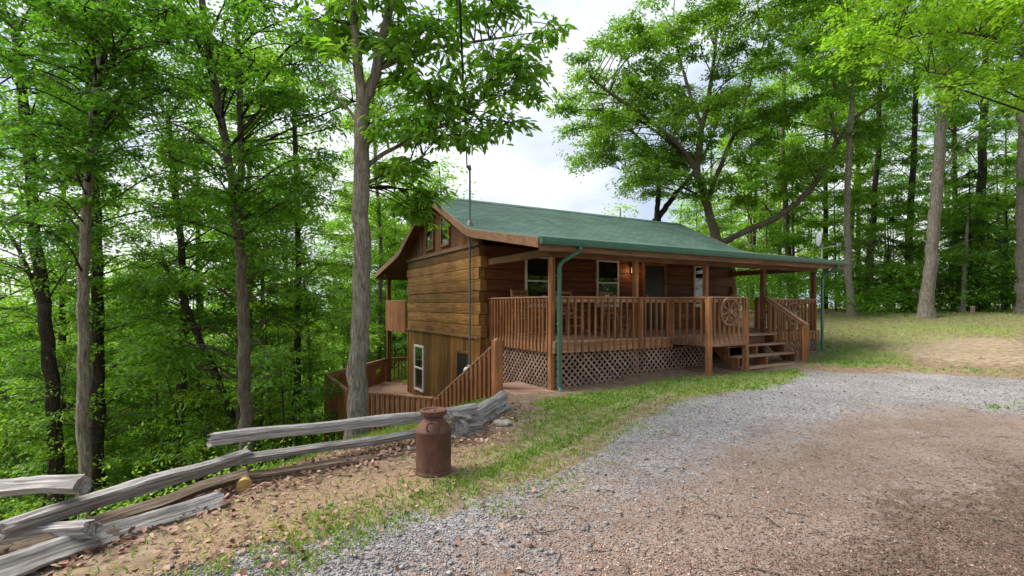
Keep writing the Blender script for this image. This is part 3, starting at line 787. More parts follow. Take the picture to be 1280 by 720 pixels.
# dish on the roof
dl = W2(9.45, -.2); dz = float(np.interp(-.2, [p[0] for p in pt], [p[1] for p in pt]))
root = empty('satellite_dish', (dl[0], dl[1], dz), CA + 2.42, label='grey satellite dish on the far corner of the porch roof', cat='satellite dish')
MB().tube([(0, 0, -.01), (0, 0, .42), (.05, 0, .56)], .022, 8).build('mast', M['grey'], root, 0, True)
v = []; f = []; n = 20
for i in range(6):
    r_ = .25 * i / 5
    for k in range(n):
        a = 2 * math.pi * k / n; v.append((.10 - .35 * (r_ ** 2), r_ * .85 * math.cos(a), .60 + r_ * .9 * math.sin(a)))
for i in range(5):
    for k in range(n): f.append((i * n + k, i * n + (k + 1) % n, (i + 1) * n + (k + 1) % n, (i + 1) * n + k))
do = MB().add(v, f).build('reflector', M['dish'], root, 0, True); so_ = do.modifiers.new('solid', 'SOLIDIFY'); so_.thickness = .012
MB().bar((.07, 0, .32), (-.44, 0, .42), .025, .025).build('feed_arm', M['grey'], root); MB().box(-.50, -.40, -.035, .035, .39, .48).build('receiver', M['dish'], root, .008)

# overhead power cable from the mast
ms = W2(-.52, 3.25, 5.20); pe = P(575, -14, 6.0)
dirv = pe - ms
pts = []
for t in np.linspace(0, 2.6, 26):
    q = ms + dirv * t; q[2] -= .25 * math.sin(min(t / 2.6, 1) * math.pi) - .0; pts.append(q)
props(MB().tube(pts, .017, 6).build('power_cable', M['black'], None, 0, True), 'black overhead power cable running up from the roof mast', 'cable')

# milk can
mp_ = P(542, 585, 4.78); mz = float(zg(mp_[0], mp_[1]))
root = empty('milk_can', (mp_[0], mp_[1], mz - .012), 0, label='rusty brown milk can standing in front of the split rail fence', cat='milk can')
MB().lathe([(0, .160), (.0, .172), (.022, .176), (.034, .166), (.05, .164), (.20, .167), (.385, .168), (.398, .174), (.412, .174), (.424, .166), (.455, .150), (.49, .118), (.515, .097), (.53, .093), (.56, .092)], 40).build('body', M['rust'], root, 0, True)
MB().lathe([(.548, .100), (.556, .118), (.585, .126), (.600, .128), (.606, .122), (.603, .10), (.590, .09), (.588, .03), (.60, .02), (.604, .0)], 36).build('lid', M['rust'], root, 0, True)
for a in (-1.45, 1.7):
    c_, s_ = math.cos(a), math.sin(a)
    def rad(r, t, z): return (r * c_ - t * s_, r * s_ + t * c_, z)
    MB().tube([rad(.155, -.055, .44), rad(.168, -.055, .475), rad(.165, -.045, .505), rad(.15, 0, .515), rad(.165, .045, .505), rad(.168, .055, .475), rad(.155, .055, .44)], .009, 8).build('handle', M['rust'], root, 0, True)

# split rail fence: one zigzag fence, each split log a part
FB = P(300, 607, 4.6); fence = empty('split_rail_fence', (FB[0], FB[1], float(zg(FB[0], FB[1]))), 0, label='grey weathered split rail zigzag fence along the drop at the drive edge', cat='fence')
def split_log(a, b, r, mat, seed, sag=0.0, squash=.82, spin=0.0):
    rr = random.Random(seed); a, b = Vector(a), Vector(b); d = b - a; Ln = d.length; ang = [0]
    base = Vector((FB[0], FB[1], float(zg(FB[0], FB[1]))))
    m, n = 30, 22
    nc_ = rr.choice((4, 5, 5)); ca = sorted(2 * math.pi * (k + rr.uniform(-.28, .28)) / nc_ for k in range(nc_)); crn = [(math.cos(q), math.sin(q)) for q in ca]
    sh = []
    for k in range(n):       # a split wedge: flat faces between sharp corners, with lengthwise cracks
        an = 2 * math.pi * k / n; best = 9
        for q in range(nc_):
            (x0, y0), (x1, y1) = crn[q], crn[(q + 1) % nc_]
            nx_, ny_ = (y1 - y0), -(x1 - x0); dd = nx_ * math.cos(an) + ny_ * math.sin(an); cc0 = nx_ * x0 + ny_ * y0
            if dd > 1e-6: best = min(best, cc0 / dd)
        sh.append(min(best, 1.12) * 1.12 * (1 + rr.uniform(-.05, .05) - (.16 if rr.random() < .16 else 0)))
    ph = [rr.uniform(0, 6.28) for _ in range(6)]
    lump = [[rr.uniform(-.05, .05) for _ in range(m)] for _ in range(6)]
    v, f = [], []
    for i in range(m):
        t = i / (m - 1); x = t * Ln
        taper = 1 + .09 * math.sin(4.1 * t + ph[0]) + .04 * math.sin(13 * t + ph[1])
        cyv = .016 * math.sin(4.2 * t + ph[2]) + .006 * math.sin(13 * t + ph[4]); czv = .012 * math.sin(4.6 * t + ph[3]) - sag * math.sin(math.pi * t) + .005 * math.sin(15 * t + ph[5])
        for k in range(n):
            an = 2 * math.pi * k / n
            q = r * sh[k] * taper * (1 + lump[k % 6][i] * .6 + .02 * rr.uniform(-1, 1))
            e = rr.uniform(-.035, .035) if i in (0, m - 1) else 0
            v.append((x + e, cyv + q * math.cos(an), czv + q * squash * math.sin(an)))
    for i in range(m - 1):
        for k in range(n): f.append((i * n + k, i * n + (k + 1) % n, (i + 1) * n + (k + 1) % n, (i + 1) * n + k))
    f.append(tuple(range(n - 1, -1, -1))); f.append(tuple((m - 1) * n + k for k in range(n)))
    o = MB().add(v, f).build('split_log', mat, fence)
    o.location = a - base; o.rotation_mode = 'QUATERNION'
    # local x along the log, local z as near up as possible
    dx = d.normalized(); sy = Vector((0, 0, 1)).cross(dx).normalized(); uz = dx.cross(sy)
    from mathutils import Matrix
    o.rotation_quaternion = Matrix((dx, sy, uz)).transposed().to_quaternion()
    return o
G, Bn = M['fence'], M['fence_brown']
split_log(P(2, 662, 3.12), P(306, 567, 4.72), .078, G, 1, .0)
split_log(P(14, 691, 3.05), P(306, 594, 4.45), .074, Bn, 2, .01)
split_log(P(-30, 724, 2.82), P(276, 622, 4.02), .085, G, 3, .01)
split_log(P(-60, 735, 2.95), P(150, 668, 3.45), .09, Bn, 15)
split_log(P(-190, 618, 3.62), P(103, 607, 3.42), .078, G, 4)
split_log(P(-190, 676, 3.45), P(114, 660, 3.25), .062, G, 5)
split_log(P(-190, 705, 3.80), P(60, 694, 3.42), .07, Bn, 6)
split_log(P(264, 551, 4.48), P(596, 511, 6.35), .070, G, 7)
split_log(P(292, 573, 4.62), P(600, 532, 6.35), .058, G, 8)
split_log(P(306, 600, 4.50), P(592, 560, 5.85), .085, Bn, 9)
split_log(P(570, 536, 6.05), P(626, 496, 7.75), .115, G, 10)
split_log(P(564, 554, 5.95), P(629, 509, 7.80), .115, G, 11)
split_log(P(584, 566, 6.05), P(632, 521, 7.75), .11, Bn, 12)
split_log(P(592, 521, 6.35), P(560, 519, 6.02), .085, G, 13)
split_log(P(600, 541, 6.40), P(566, 543, 6.02), .085, G, 14)
# cut log and stone
lp = P(303, 606, 4.42); lz = float(zg(lp[0], lp[1]))
cl = MB().tube([(-.13, 0, 0), (-.05, 0, 0), (.03, 0, 0), (.11, 0, 0)], [.062, .065, .064, .062], 20, True, .015, 4).build('cut_log', M['cutwood'], None, .004)
cl.location = (lp[0], lp[1], lz + .06); cl.rotation_euler = (0, .10, -.95); props(cl, 'short yellow cut log end lying on the leaves under the fence joint', 'log')
def rock(px, py, Y, r, label, seed):
    p = P(px, py, Y); z = float(zg(p[0], p[1])); rr = np.random.default_rng(seed)
    me = bpy.data.meshes.new('rock'); import bmesh
    bm = bmesh.new(); bmesh.ops.create_icosphere(bm, subdivisions=3, radius=r)
    k = rr.normal(size=(5, 3)); k2 = rr.normal(size=(5, 3)) * 3
    for v_ in bm.verts:
        c_ = np.array(v_.co) / r; s_ = 1 + .16 * np.sin(k @ c_ * 1.7).sum() / 2 + .05 * np.sin(k2 @ c_ * 2).sum() / 2
        v_.co = Vector(c_ * r * s_ * np.array((1.25, .9, .6)))
    bm.to_mesh(me); bm.free(); o = link('rock', me, M['stone']); o.location = (p[0], p[1], z + r * .25); props(o, label, 'rock')
rock(630, 533, 6.75, .10, 'pale stone lying at the fence end by the fallen leaves', 3)
sp = P(1216, 402, 19.5)
stake = MB().prism([(-.06, -.05), (.06, -.05), (.06, .05), (-.06, .05)], 2, -.1, .30).build('wooden_stake', M['lattice'], None, .02)
stake.location = (sp[0], sp[1], float(zg(sp[0], sp[1]))); props(stake, 'short pale wooden stake at the wood edge right of the big trunk', 'stake')

# ------------------------------------------------------------------ trees
def catmull(pts, k=5):
    pts = [np.array(p, float) for p in pts]; q = [2 * pts[0] - pts[1]] + pts + [2 * pts[-1] - pts[-2]]; o = []
    for i in range(1, len(q) - 2):
        p0, p1, p2, p3 = q[i - 1:i + 3]
        for j in range(k):
            t = j / k; o.append(.5 * ((2 * p1) + (p2 - p0) * t + (2 * p0 - 5 * p1 + 4 * p2 - p3) * t * t + (3 * p1 - p0 - 3 * p2 + p3) * t ** 3))
    o.append(pts[-1]); return np.array(o)

class Tubes:
    def __init__(s): s.V, s.F, s.n = [], [], 0
    def add(s, pts, rad, n=8, wob=.05):
        pts = np.asarray(pts); m = len(pts)
        d = np.gradient(pts, axis=0); d /= np.linalg.norm(d, axis=1, keepdims=True) + 1e-9
        ref = np.tile(np.array((1.0, .13, 0)), (m, 1)); ref -= d * (ref * d).sum(1, keepdims=True)
        bad = np.linalg.norm(ref, axis=1) < .2
        if bad.any():
            r2 = np.tile(np.array((.1, 1.0, 0)), (m, 1)); r2 -= d * (r2 * d).sum(1, keepdims=True)
            if bad.mean() > .3: ref = r2
        ref /= np.linalg.norm(ref, axis=1, keepdims=True) + 1e-9; sd = np.cross(d, ref)
        a = np.arange(n) * 2 * np.pi / n
        rr = np.asarray(rad)[:, None] * (1 + wob * rng.normal(size=(m, n)))
        ring = pts[:, None, :] + rr[..., None] * (np.cos(a)[None, :, None] * ref[:, None, :] + np.sin(a)[None, :, None] * sd[:, None, :])
        i = np.arange(m - 1)[:, None] * n; k = np.arange(n)[None, :]
        f = np.stack([i + k, i + (k + 1) % n, i + n + (k + 1) % n, i + n + k], -1).reshape(-1, 4) + s.n
        s.V.append(ring.reshape(-1, 3)); s.F.append(f); s.n += m * n
    def build(s, name, mat, parent, origin):
        return raw_mesh(name, np.concatenate(s.V) - origin, np.concatenate(s.F), mat, parent, smooth=True)

def leaf_geo(C, tint, L, Wd, tilt=.5, droop=.15, fold=False, outdir=None):
    n = len(C); az = rng.uniform(0, 2 * np.pi, n)
    if outdir is not None:
        az = np.arctan2(outdir[:, 1], outdir[:, 0]) + rng.normal(0, .8, n)
    pit = rng.normal(-droop * 2, .35, n)
    d = np.stack([np.cos(az) * np.cos(pit), np.sin(az) * np.cos(pit), np.sin(pit)], -1)
    up = np.stack([rng.normal(0, tilt, n), rng.normal(0, tilt, n), np.ones(n)], -1)
    s = np.cross(d, up); s /= np.linalg.norm(s, axis=1, keepdims=True) + 1e-9
    nn = np.cross(s, d)
    Ls = (L * rng.uniform(.45, 1.35, n))[:, None]; Ws = (Wd * rng.uniform(.7, 1.2, n))[:, None]
    mid = C + d * Ls * .48 - nn * 0
    tip = C + d * Ls - np.array((0, 0, 1)) * Ls * droop
    if not fold:
        V = np.stack([C, mid + s * Ws / 2 , tip, mid - s * Ws / 2], 1).reshape(-1, 3)
        Fq = np.arange(4 * n).reshape(n, 4); T = tint
    else:
        m2 = C + d * Ls * .72 - np.array((0, 0, 1)) * Ls * droop * .4; m1 = C + d * Ls * .34
        lift = nn * Ws * .16
        V = np.stack([C, m1 + s * Ws * .36 + lift, m2 + s * Ws * .5 + lift, tip, m2 - s * Ws * .5 + lift, m1 - s * Ws * .36 + lift], 1).reshape(-1, 3)
        b = np.arange(n)[:, None] * 6
        Fq = np.concatenate([b + np.array([[0, 1, 2, 3]]), b + np.array([[0, 3, 4, 5]])], 0); T = np.concatenate([tint, tint])
    return V, Fq, T

def in_poly(pts, poly):
    x, y = pts[:, 0], pts[:, 1]; ins = np.zeros(len(pts), bool); n = len(poly)
    for i in range(n):
        (ax, ay), (bx, by) = poly[i], poly[(i + 1) % n]
        ins ^= ((ay > y) != (by > y)) & (x < (bx - ax) * (y - ay) / (by - ay + 1e-12) + ax)
    return ins
def sample_px(poly, n, Y, spread, mind=0):
    """clump centres spread through the slab of air a crown fills"""
    a = np.array(poly, float); lo, hi = a.min(0), a.max(0); out_ = []
    tries = 0
    while len(out_) < n and tries < 60:
        q = rng.uniform(lo, hi, (n * 3, 2)); q = q[in_poly(q, poly)]
        for p in q:
            Yy = Y + rng.uniform(-1, 1) * spread
            w_ = P(p[0], p[1], Y); w_[1] = Yy; w_[0] = (p[0] - CX) / F * Yy; w_[2] = EYE - (p[1] - HY) / F * Yy
            if w_[2] < float(zg(w_[0], w_[1])) + .6: continue
            if mind and any(np.linalg.norm(w_ - o) < mind for o in out_): continue
            out_.append(w_)
            if len(out_) >= n: break
        tries += 1
    return np.array(out_)

def crown_and_branches(tb, skel, skr, clumps, cr_, nleaf, br_r=.018, flat=.5, leafL=.13, leafW=.065, tilt=.5, droop=.12, fold=False, bright=0.0):
    """branches from the limbs to every clump, twigs through the clump, leaves along the twigs"""
    if not fold: leafL, leafW, nleaf = leafL * .76, leafW * .78, int(nleaf * 1.95)
    CC, TT, OD = [], [], []
    for c in clumps:
        dv = skel - c; dist = np.linalg.norm(dv, axis=1); pen = np.clip(dv[:, 2] + .15 * dist, 0, None) * 2.2
        j = int(np.argmin(dist + pen)); s0 = skel[j]
        rb = min(br_r * (.6 + .25 * dist[j]), skr[j] * .6)
        mid = s0 + (c - s0) * .5 + np.array((rng.normal(0, .08), rng.normal(0, .08), .10 + rng.normal(0, .05))) * dist[j]
        pth = catmull([s0, mid, c], 4); tb.add(pth, np.linspace(rb, rb * .35 + .003, len(pth)), 5, .03)
        r = cr_ * rng.uniform(.7, 1.25)
        nt_ = 9
        az = rng.uniform(0, 2 * np.pi) + np.arange(nt_) * 2.4; el = rng.normal(.05, .45, nt_)
        D = np.stack([np.cos(az) * np.cos(el), np.sin(az) * np.cos(el), np.sin(el) * flat * 1.4], -1)
        ln = r * rng.uniform(.6, 1.15, nt_)
        for k in range(nt_):
            e = c + D[k] * ln[k]; e[2] -= .08 * ln[k]
            if k < 6: tb.add(np.array([c, c + D[k] * ln[k] * .55 + np.array((0, 0, .04 * r)), e]), [rb * .35 + .003, rb * .22 + .002, .002], 4, 0)
        nl = int(nleaf * rng.uniform(.75, 1.3))
        k = rng.integers(0, nt_, nl); t = rng.uniform(.15, 1.05, nl) ** .75
        pos = c + D[k] * (ln[k] * t)[:, None] + rng.normal(0, 1, (nl, 3)) * np.array((.15, .15, .11)) * r
        pos[:, 2] -= .10 * ln[k] * t ** 2
        CC.append(pos); OD.append(D[k])
        TT.append(np.clip(.42 + bright + rng.normal(0, .11) + rng.normal(0, .16, nl), 0, 1))
    C = np.concatenate(CC); T = np.concatenate(TT); O = np.concatenate(OD)
    return leaf_geo(C, T, leafL, leafW, tilt, droop, fold, O)

def px_path(path, Y, to_ground=True, dY=0.0):
    """trunk centre line from pixels at one depth, taken down to the ground below the lowest one"""
    n = len(path); pts = [P(a, b, Y + dY * i / max(1, n - 1)) for i, (a, b) in enumerate(path)]
    if to_ground:
        x, y_, z = pts[0]; d = (pts[0] - pts[1]); zb = float(zg(x, y_)) - .15
        if z > zb + .3:
            k = (z - zb); pts.insert(0, np.array((x + d[0] / max(.3, -d[2] if d[2] < 0 else .3) * k * .25, y_, zb)))
        else:
            pts[0][2] = zb
    return pts

def tree(name, label, cat, paths, radii, clumps, cr_, nleaf, leafmat, barkmat, group=None, **kw):
    """paths[0] is the trunk (foot first); the others are limbs; radii = (foot, tip) of each"""
    tb = Tubes(); sk, sr = [], []
    base = np.array(paths[0][0]); org = np.array((base[0], base[1], float(zg(base[0], base[1]))))
    for i, (p, (r0, r1)) in enumerate(zip(paths, radii)):
        c = catmull(p, 7); m = len(c); t = np.linspace(0, 1, m); r = r0 + (r1 - r0) * t ** .9
        if i == 0:
            hgt = c[:, 2] - c[0, 2]; r = r * (1 + .75 * np.exp(-hgt / (r0 * 1.9)))
        c[1:-1] += rng.normal(0, .12, (m - 2, 3)) * r[1:-1, None] * np.array((1, 1, 0))
        tb.add(c, r, 14 if r0 > .1 else 8, .035)
        k0 = 0
        if i == 0:   # branches only leave the upper part of the trunk
            k0 = int(m * kw.get('bare', .35))
        sk.append(c[k0:]); sr.append(r[k0:])
    kw.pop('bare', None)
    sk = np.concatenate(sk); sr = np.concatenate(sr)
    tb2 = tb if len(clumps) <= 36 else Tubes(); V, Fq, T = crown_and_branches(tb2, sk, sr, clumps, cr_, nleaf, **kw)
    root = empty(name, org, 0, label=label, cat=cat, group=group)
    tb.build('trunk', M[barkmat], root, org); (tb2 is not tb) and tb2.build('crown_branches', M['bark_dark'], root, org)
    raw_mesh('crown', V - org, Fq, M[leafmat], root, T)
    return root
WOOD_L, WOOD_R = 'trees in the wood downhill of the fence', 'trees along the wood edge beyond the mound'

# the tall forked tree between fence and cabin
hp = px_path([(447, 549), (449, 430), (451, 330), (452, 230), (453, 135)], 7.2)
h1 = [hp[-1], P(447, 70, 7.15), P(440, 0, 7.1), P(436, -90, 7.0)]
h2 = [hp[-1] , P(468, 95, 7.25), P(483, 30, 7.3), P(494, -30, 7.4), P(505, -110, 7.5)]
h3 = [P(452, 215, 7.2), P(475, 195, 7.35), P(520, 172, 7.5), P(565, 150, 7.6), P(610, 120, 7.7)]
h4 = [P(474, 85, 7.25), P(520, 65, 7.5), P(575, 55, 7.7), P(640, 45, 7.8)]
h5 = [P(451, 235, 7.2), P(478, 218, 7.5), P(510, 205, 7.8), P(530, 195, 8.0)]
h6 = [P(451, 160, 7.2), P(430, 130, 7.3), P(400, 100, 7.4)]
hc = np.concatenate([sample_px([(490, -60), (620, -60), (630, 5), (695, 25), (700, 50), (685, 110), (672, 140), (650, 180), (630, 205), (590, 200), (540, 190), (500, 150), (480, 60)], 92, 7.7, .85, .16),
                     sample_px([(500, 232), (535, 228), (556, 255), (545, 275), (520, 280), (500, 262)], 9, 8.2, .4),
                     sample_px([(470, 140), (540, 180), (530, 215), (490, 225), (470, 190)], 8, 7.6, .6),
                     sample_px([(370, -60), (480, -60), (470, 60), (410, 130), (370, 100)], 24, 7.4, .8)])
tree('chestnut_oak', 'tall forked grey tree with long drooping leaves between fence and lower deck', 'tree', [hp, h1, h2, h3, h4, h5, h6],
     [(.140, .105), (.078, .045), (.085, .045), (.04, .015), (.045, .015), (.03, .012), (.03, .012)], hc, .29, 58, 'leaf_mid', 'bark_pale',
     bare=.75, br_r=.014, leafL=.155, leafW=.058, droop=.16, fold=True, tilt=.8)

def left_tree(label, path, Y, r0, r1, poly, nc, cr_, nl, leaf, bk, limbs=(), spread=1.6, name='woodland_tree', group=WOOD_L, **kw):
    pths = [px_path(path, Y)] + [[P(a, b, Y + .15 * i) for i, (a, b) in enumerate(l)] for l, _ in limbs]
    rad = [(r0, r1)] + [r for _, r in limbs]
    cl = sample_px(poly, nc, Y, spread, cr_ * .55)
    kw.setdefault('bare', .3)
    return tree(name, label, 'tree', pths, rad, cl, cr_, nl, leaf, bk, group, **kw)
left_tree('slender pale trunk rising just behind the fence at its left end', [(106, 610), (104, 450), (106, 300), (114, 180), (127, 60), (136, -60)], 8.0, .10, .05,
          [(-30, -60), (215, -60), (230, 60), (190, 220), (140, 290), (60, 300), (-30, 280)], 84, .42, 125, 'leaf_deep', 'bark_pale', bare=.42, leafL=.125, leafW=.06)
left_tree('dark thick trunk leaning left, leftmost big trunk behind the fence', [(72, 600), (66, 490), (54, 380), (42, 270), (34, 170), (20, 40)], 11.5, .165, .09,
          [(-60, -60), (120, -60), (150, 150), (120, 330), (40, 390), (-60, 380)], 74, .55, 125, 'leaf_deep', 'bark_dark',
          [([(60, 420), (40, 350), (10, 290), (-30, 250)], (.06, .03))], leafL=.13, leafW=.065)
left_tree('dark straight trunk close behind the pale slender trunk', [(123, 600), (122, 450), (122, 340), (118, 230), (112, 100), (110, -20)], 13, .17, .08,
          [(60, -40), (250, -40), (260, 200), (220, 380), (140, 420), (70, 380)], 72, .6, 125, 'leaf_mid', 'bark_dark', leafL=.145, leafW=.07)
left_tree('twin-stemmed tree with pale foot behind the middle fence panel', [(309, 560), (306, 470), (303, 380), (298, 290), (290, 230), (277, 150), (258, 50), (246, -60)], 9.0, .125, .05,
          [(200, -60), (440, -60), (445, 120), (420, 260), (330, 320), (230, 280), (200, 120)], 92, .46, 125, 'leaf_deep', 'bark_mid',
          [([(299, 300), (301, 220), (300, 120), (296, 30), (292, -60)], (.07, .04)), ([(286, 200), (240, 165), (205, 150)], (.03, .012))], bare=.5, leafL=.12, leafW=.06)
left_tree('dark trunk standing downhill between the pale slender trunk and the twin-stemmed tree', [(222, 580), (228, 450), (231, 370), (222, 260), (210, 150)], 14, .15, .07,
          [(140, 60), (320, 60), (330, 300), (300, 430), (180, 430), (140, 300)], 64, .6, 125, 'leaf_mid', 'bark_dark', leafL=.14, leafW=.07)
left_tree('dark leaning trunk behind the foot of the twin-stemmed tree', [(298, 555), (272, 475), (245, 415), (228, 370), (205, 330)], 13, .12, .06,
          [(180, 300), (290, 320), (300, 440), (220, 480), (170, 420)], 18, .5, 100, 'leaf_mid', 'bark_dark', leafL=.13, leafW=.065)
left_tree('thin dark trunk between the twin-stemmed tree and the tall forked tree', [(371, 540), (372, 430), (373, 310), (370, 200), (366, 90)], 16, .135, .06,
          [(300, 40), (450, 40), (450, 250), (440, 420), (330, 420), (300, 250)], 70, .65, 125, 'leaf_light', 'bark_dark', leafL=.15, leafW=.075)
left_tree('slim dark tree left of the cabin gable behind the lower deck', [(474, 470), (475, 380), (476, 300), (470, 220), (466, 120)], 24, .13, .06,
          [(420, 90), (520, 100), (525, 260), (500, 330), (470, 380), (420, 380)], 60, .8, 140, 'leaf_light', 'bark_mid', leafL=.18, leafW=.09)
left_tree('thin pole of a young tree downhill, left of the dark middle trunk', [(196, 580), (197, 430), (199, 330)], 15, .06, .03,
          [(150, 280), (240, 280), (250, 400), (210, 450), (150, 420)], 16, .5, 110, 'leaf_light', 'bark_mid', leafL=.13, leafW=.065)
left_tree('thin young tree just right of the twin-stemmed foot', [(325, 530), (326, 430), (328, 340)], 17, .085, .04,
          [(280, 300), (380, 300), (380, 440), (330, 470), (280, 440)], 18, .55, 110, 'leaf_light', 'bark_mid', leafL=.14, leafW=.07)
left_tree('thin young tree just left of the tall forked trunk', [(390, 530), (386, 430), (380, 350)], 18, .08, .04,
          [(350, 300), (450, 290), (450, 430), (400, 470), (350, 440)], 18, .6, 110, 'leaf_light', 'bark_mid', leafL=.14, leafW=.07)

# big spreading tree behind the roof, with its long low grey limb
o1 = px_path([(906, 392), (900, 320), (884, 258), (871, 212)], 23)
oa = [o1[-1], P(846, 180, 22.6), P(806, 146, 22.2), P(762, 116, 21.8), P(738, 96, 21.6)]
ob_ = [o1[-1], P(876, 168, 23.2), P(886, 118, 23.4), P(894, 60, 23.6), P(899, 0, 23.8)]
oc = [P(878, 160, 23.2), P(860, 110, 23.8), P(846, 60, 24.4), P(832, 20, 24.8)]
od = [P(898, 306, 23), P(930, 290, 22.6), P(974, 270, 22.2), P(1010, 240, 21.9), P(1032, 208, 21.7), P(1046, 178, 21.6)]
oe = [od[-1], P(1040, 150, 21.6), P(1043, 105, 21.6), P(1034, 60, 21.7), P(1030, 0, 21.8)]
of = [od[-1], P(1062, 152, 21.5), P(1088, 134, 21.4), P(1110, 120, 21.3)]
og = [P(884, 250, 23), P(908, 190, 23.5), P(925, 150, 24.0), P(940, 95, 24.5), P(960, 40, 25)]
oc1 = sample_px([(712, 200), (706, 130), (728, 58), (785, 22), (850, -25), (1000, -60), (1115, -60), (1120, 130), (1070, 200), (1000, 235), (930, 255), (870, 262), (835, 235), (785, 250), (770, 195)], 205, 23, 3.2, .5)
tree('spreading_oak', 'large spreading tree behind the roof with a long low grey limb', 'tree', [o1, oa, ob_, oc, od, oe, of, og],
     [(.25, .165), (.14, .04), (.16, .05), (.10, .03), (.15, .105), (.08, .03), (.09, .03), (.12, .03)], oc1, .85, 260, 'leaf_oak', 'bark_mid', bare=.9, br_r=.022, leafL=.20, leafW=.105)
o2 = px_path([(814, 380), (817, 320), (821, 274)], 25.5)
p1 = [o2[-1], P(823, 240, 25.5), P(822, 200, 25.3), P(808, 182, 25), P(776, 152, 24.6), P(752, 140, 24.4)]
p2 = [o2[-1], P(842, 246, 25.8), P(862, 222, 26.2), P(882, 190, 26.6), P(900, 140, 27)]
p3 = [P(822, 205, 25.4), P(800, 204, 25.0), P(775, 212, 24.7)]
tree('spreading_oak', 'dark forked tree close behind the roof ridge, left of the long grey limb', 'tree', [o2, p1, p2, p3], [(.30, .22), (.14, .04), (.16, .05), (.08, .02)],
     sample_px([(714, 205), (730, 120), (790, 80), (860, 110), (880, 190), (860, 250), (800, 255), (765, 190), (740, 225)], 62, 25.5, 1.8, .6), .8, 200, 'leaf_oak', 'bark_dark', bare=.9, br_r=.02, leafL=.20, leafW=.10)

def right_tree(label, path, Y, r0, r1, poly, nc, cr_, nl, leaf, bk, limbs=(), **kw):
    return left_tree(label, path, Y, r0, r1, poly, nc, cr_, nl, leaf, bk, limbs, spread=kw.pop('spread', 2.6), group=WOOD_R, **kw)
right_tree('massive pale grey trunk leaning right at the crest of the mound', [(1157, 402), (1162, 340), (1168, 270), (1174, 200), (1180, 120), (1186, 20), (1190, -70)], 19, .22, .14,
           [(1090, -60), (1300, -60), (1300, 110), (1240, 160), (1130, 150), (1090, 60)], 36, .8, 190, 'leaf_mid', 'bark_pale', [([(1172, 215), (1200, 190), (1240, 160), (1275, 150)], (.05, .02))], bare=.55, leafL=.18, leafW=.09)
right_tree('pale slim trunk rising just right of the porch roof corner', [(1064, 404), (1060, 330), (1059, 260), (1062, 180), (1068, 80), (1072, -40)], 21, .15, .08,
           [(1000, -60), (1140, -60), (1140, 100), (1110, 200), (1030, 200), (1000, 80)], 34, .8, 170, 'leaf_mid', 'bark_pale', bare=.6, leafL=.18, leafW=.09)
right_tree('dark straight trunk left of the massive pale trunk', [(1134, 398), (1136, 320), (1138, 260), (1143, 170), (1146, 60)], 25, .20, .10,
           [(1080, -20), (1200, -20), (1200, 180), (1180, 280), (1100, 270), (1080, 120)], 32, .85, 170, 'leaf_mid', 'bark_dark', leafL=.19, leafW=.095)
right_tree('dark trunk behind the hemlock boughs right of the massive trunk', [(1222, 400), (1224, 320), (1226, 250), (1229, 160), (1232, 60)], 23.5, .25, .12,
           [(1160, -20), (1310, -20), (1310, 200), (1280, 290), (1200, 280), (1160, 150)], 36, .85, 170, 'leaf_mid', 'bark_dark', leafL=.19, leafW=.095)
right_tree('pale trunk cut by the right edge of the view', [(1282, 405), (1279, 330), (1278, 240), (1280, 120), (1284, 0)], 19.5, .24, .15,
           [(1240, -40), (1400, -40), (1400, 230), (1330, 260), (1250, 240)], 26, .8, 170, 'leaf_deep', 'bark_pale', bare=.5, leafL=.18, leafW=.09)
right_tree('thin pale stem in front of the dark hemlock boughs', [(1203, 402), (1205, 350), (1207, 318), (1209, 280)], 21.5, .10, .05,
           [(1180, 230), (1240, 230), (1245, 300), (1210, 325), (1180, 300)], 10, .6, 150, 'leaf_mid', 'bark_pale', leafL=.16, leafW=.08, spread=1.0)
right_tree('dark trunk between the slim pale trunk and the massive one, nearer the slim one', [(1086, 398), (1088, 330), (1092, 260), (1098, 180), (1100, 80)], 27, .19, .10,
           [(1030, 0), (1150, 0), (1150, 200), (1130, 290), (1050, 280), (1030, 150)], 30, .85, 160, 'leaf_light', 'bark_dark', leafL=.19, leafW=.095)
right_tree('dark trunk seen between the two right roof posts of the porch', [(990, 408), (986, 340), (982, 260), (978, 180), (980, 90)], 28, .20, .10,
           [(920, 60), (1050, 60), (1050, 240), (1030, 320), (940, 320), (920, 200)], 30, .85, 160, 'leaf_mid', 'bark_mid', leafL=.19, leafW=.095)
right_tree('thin trunk seen just right of the cabin log corner', [(940, 408), (941, 340), (944, 270), (946, 190)], 30, .14, .07,
           [(890, 150), (1000, 150), (1000, 280), (980, 350), (910, 350), (890, 260)], 24, .85, 160, 'leaf_light', 'bark_dark', leafL=.19, leafW=.095)
# a nearer tree off the right edge whose boughs hang over the mound
nr = [np.array((13.2, 10.2, float(zg(13.2, 10.2)) - .1)), np.array((13.1, 10.3, 3.5)), np.array((12.9, 10.5, 6.5)), np.array((12.6, 10.8, 9.5))]
n1 = [nr[2], P(1290, 60, 10.5), P(1200, 40, 10.8), P(1120, 50, 11), P(1060, 60, 11.2)]
n2 = [nr[1] + np.array((0, 0, 1.2)), P(1300, 110, 10.4), P(1230, 100, 10.6), P(1160, 90, 10.8)]
tree('overhanging_tree', 'yellow-green leafy boughs hanging into the top right corner', 'tree', [nr, n1, n2], [(.24, .14), (.055, .012), (.05, .012)],
     sample_px([(1045, -60), (1420, -60), (1420, 150), (1290, 145), (1230, 125), (1150, 105), (1080, 88), (1050, 40)], 112, 10.8, 1.9, .28), .48, 150, 'leaf_light', 'bark_mid', bare=.5, bright=.12, leafL=.13, leafW=.07)

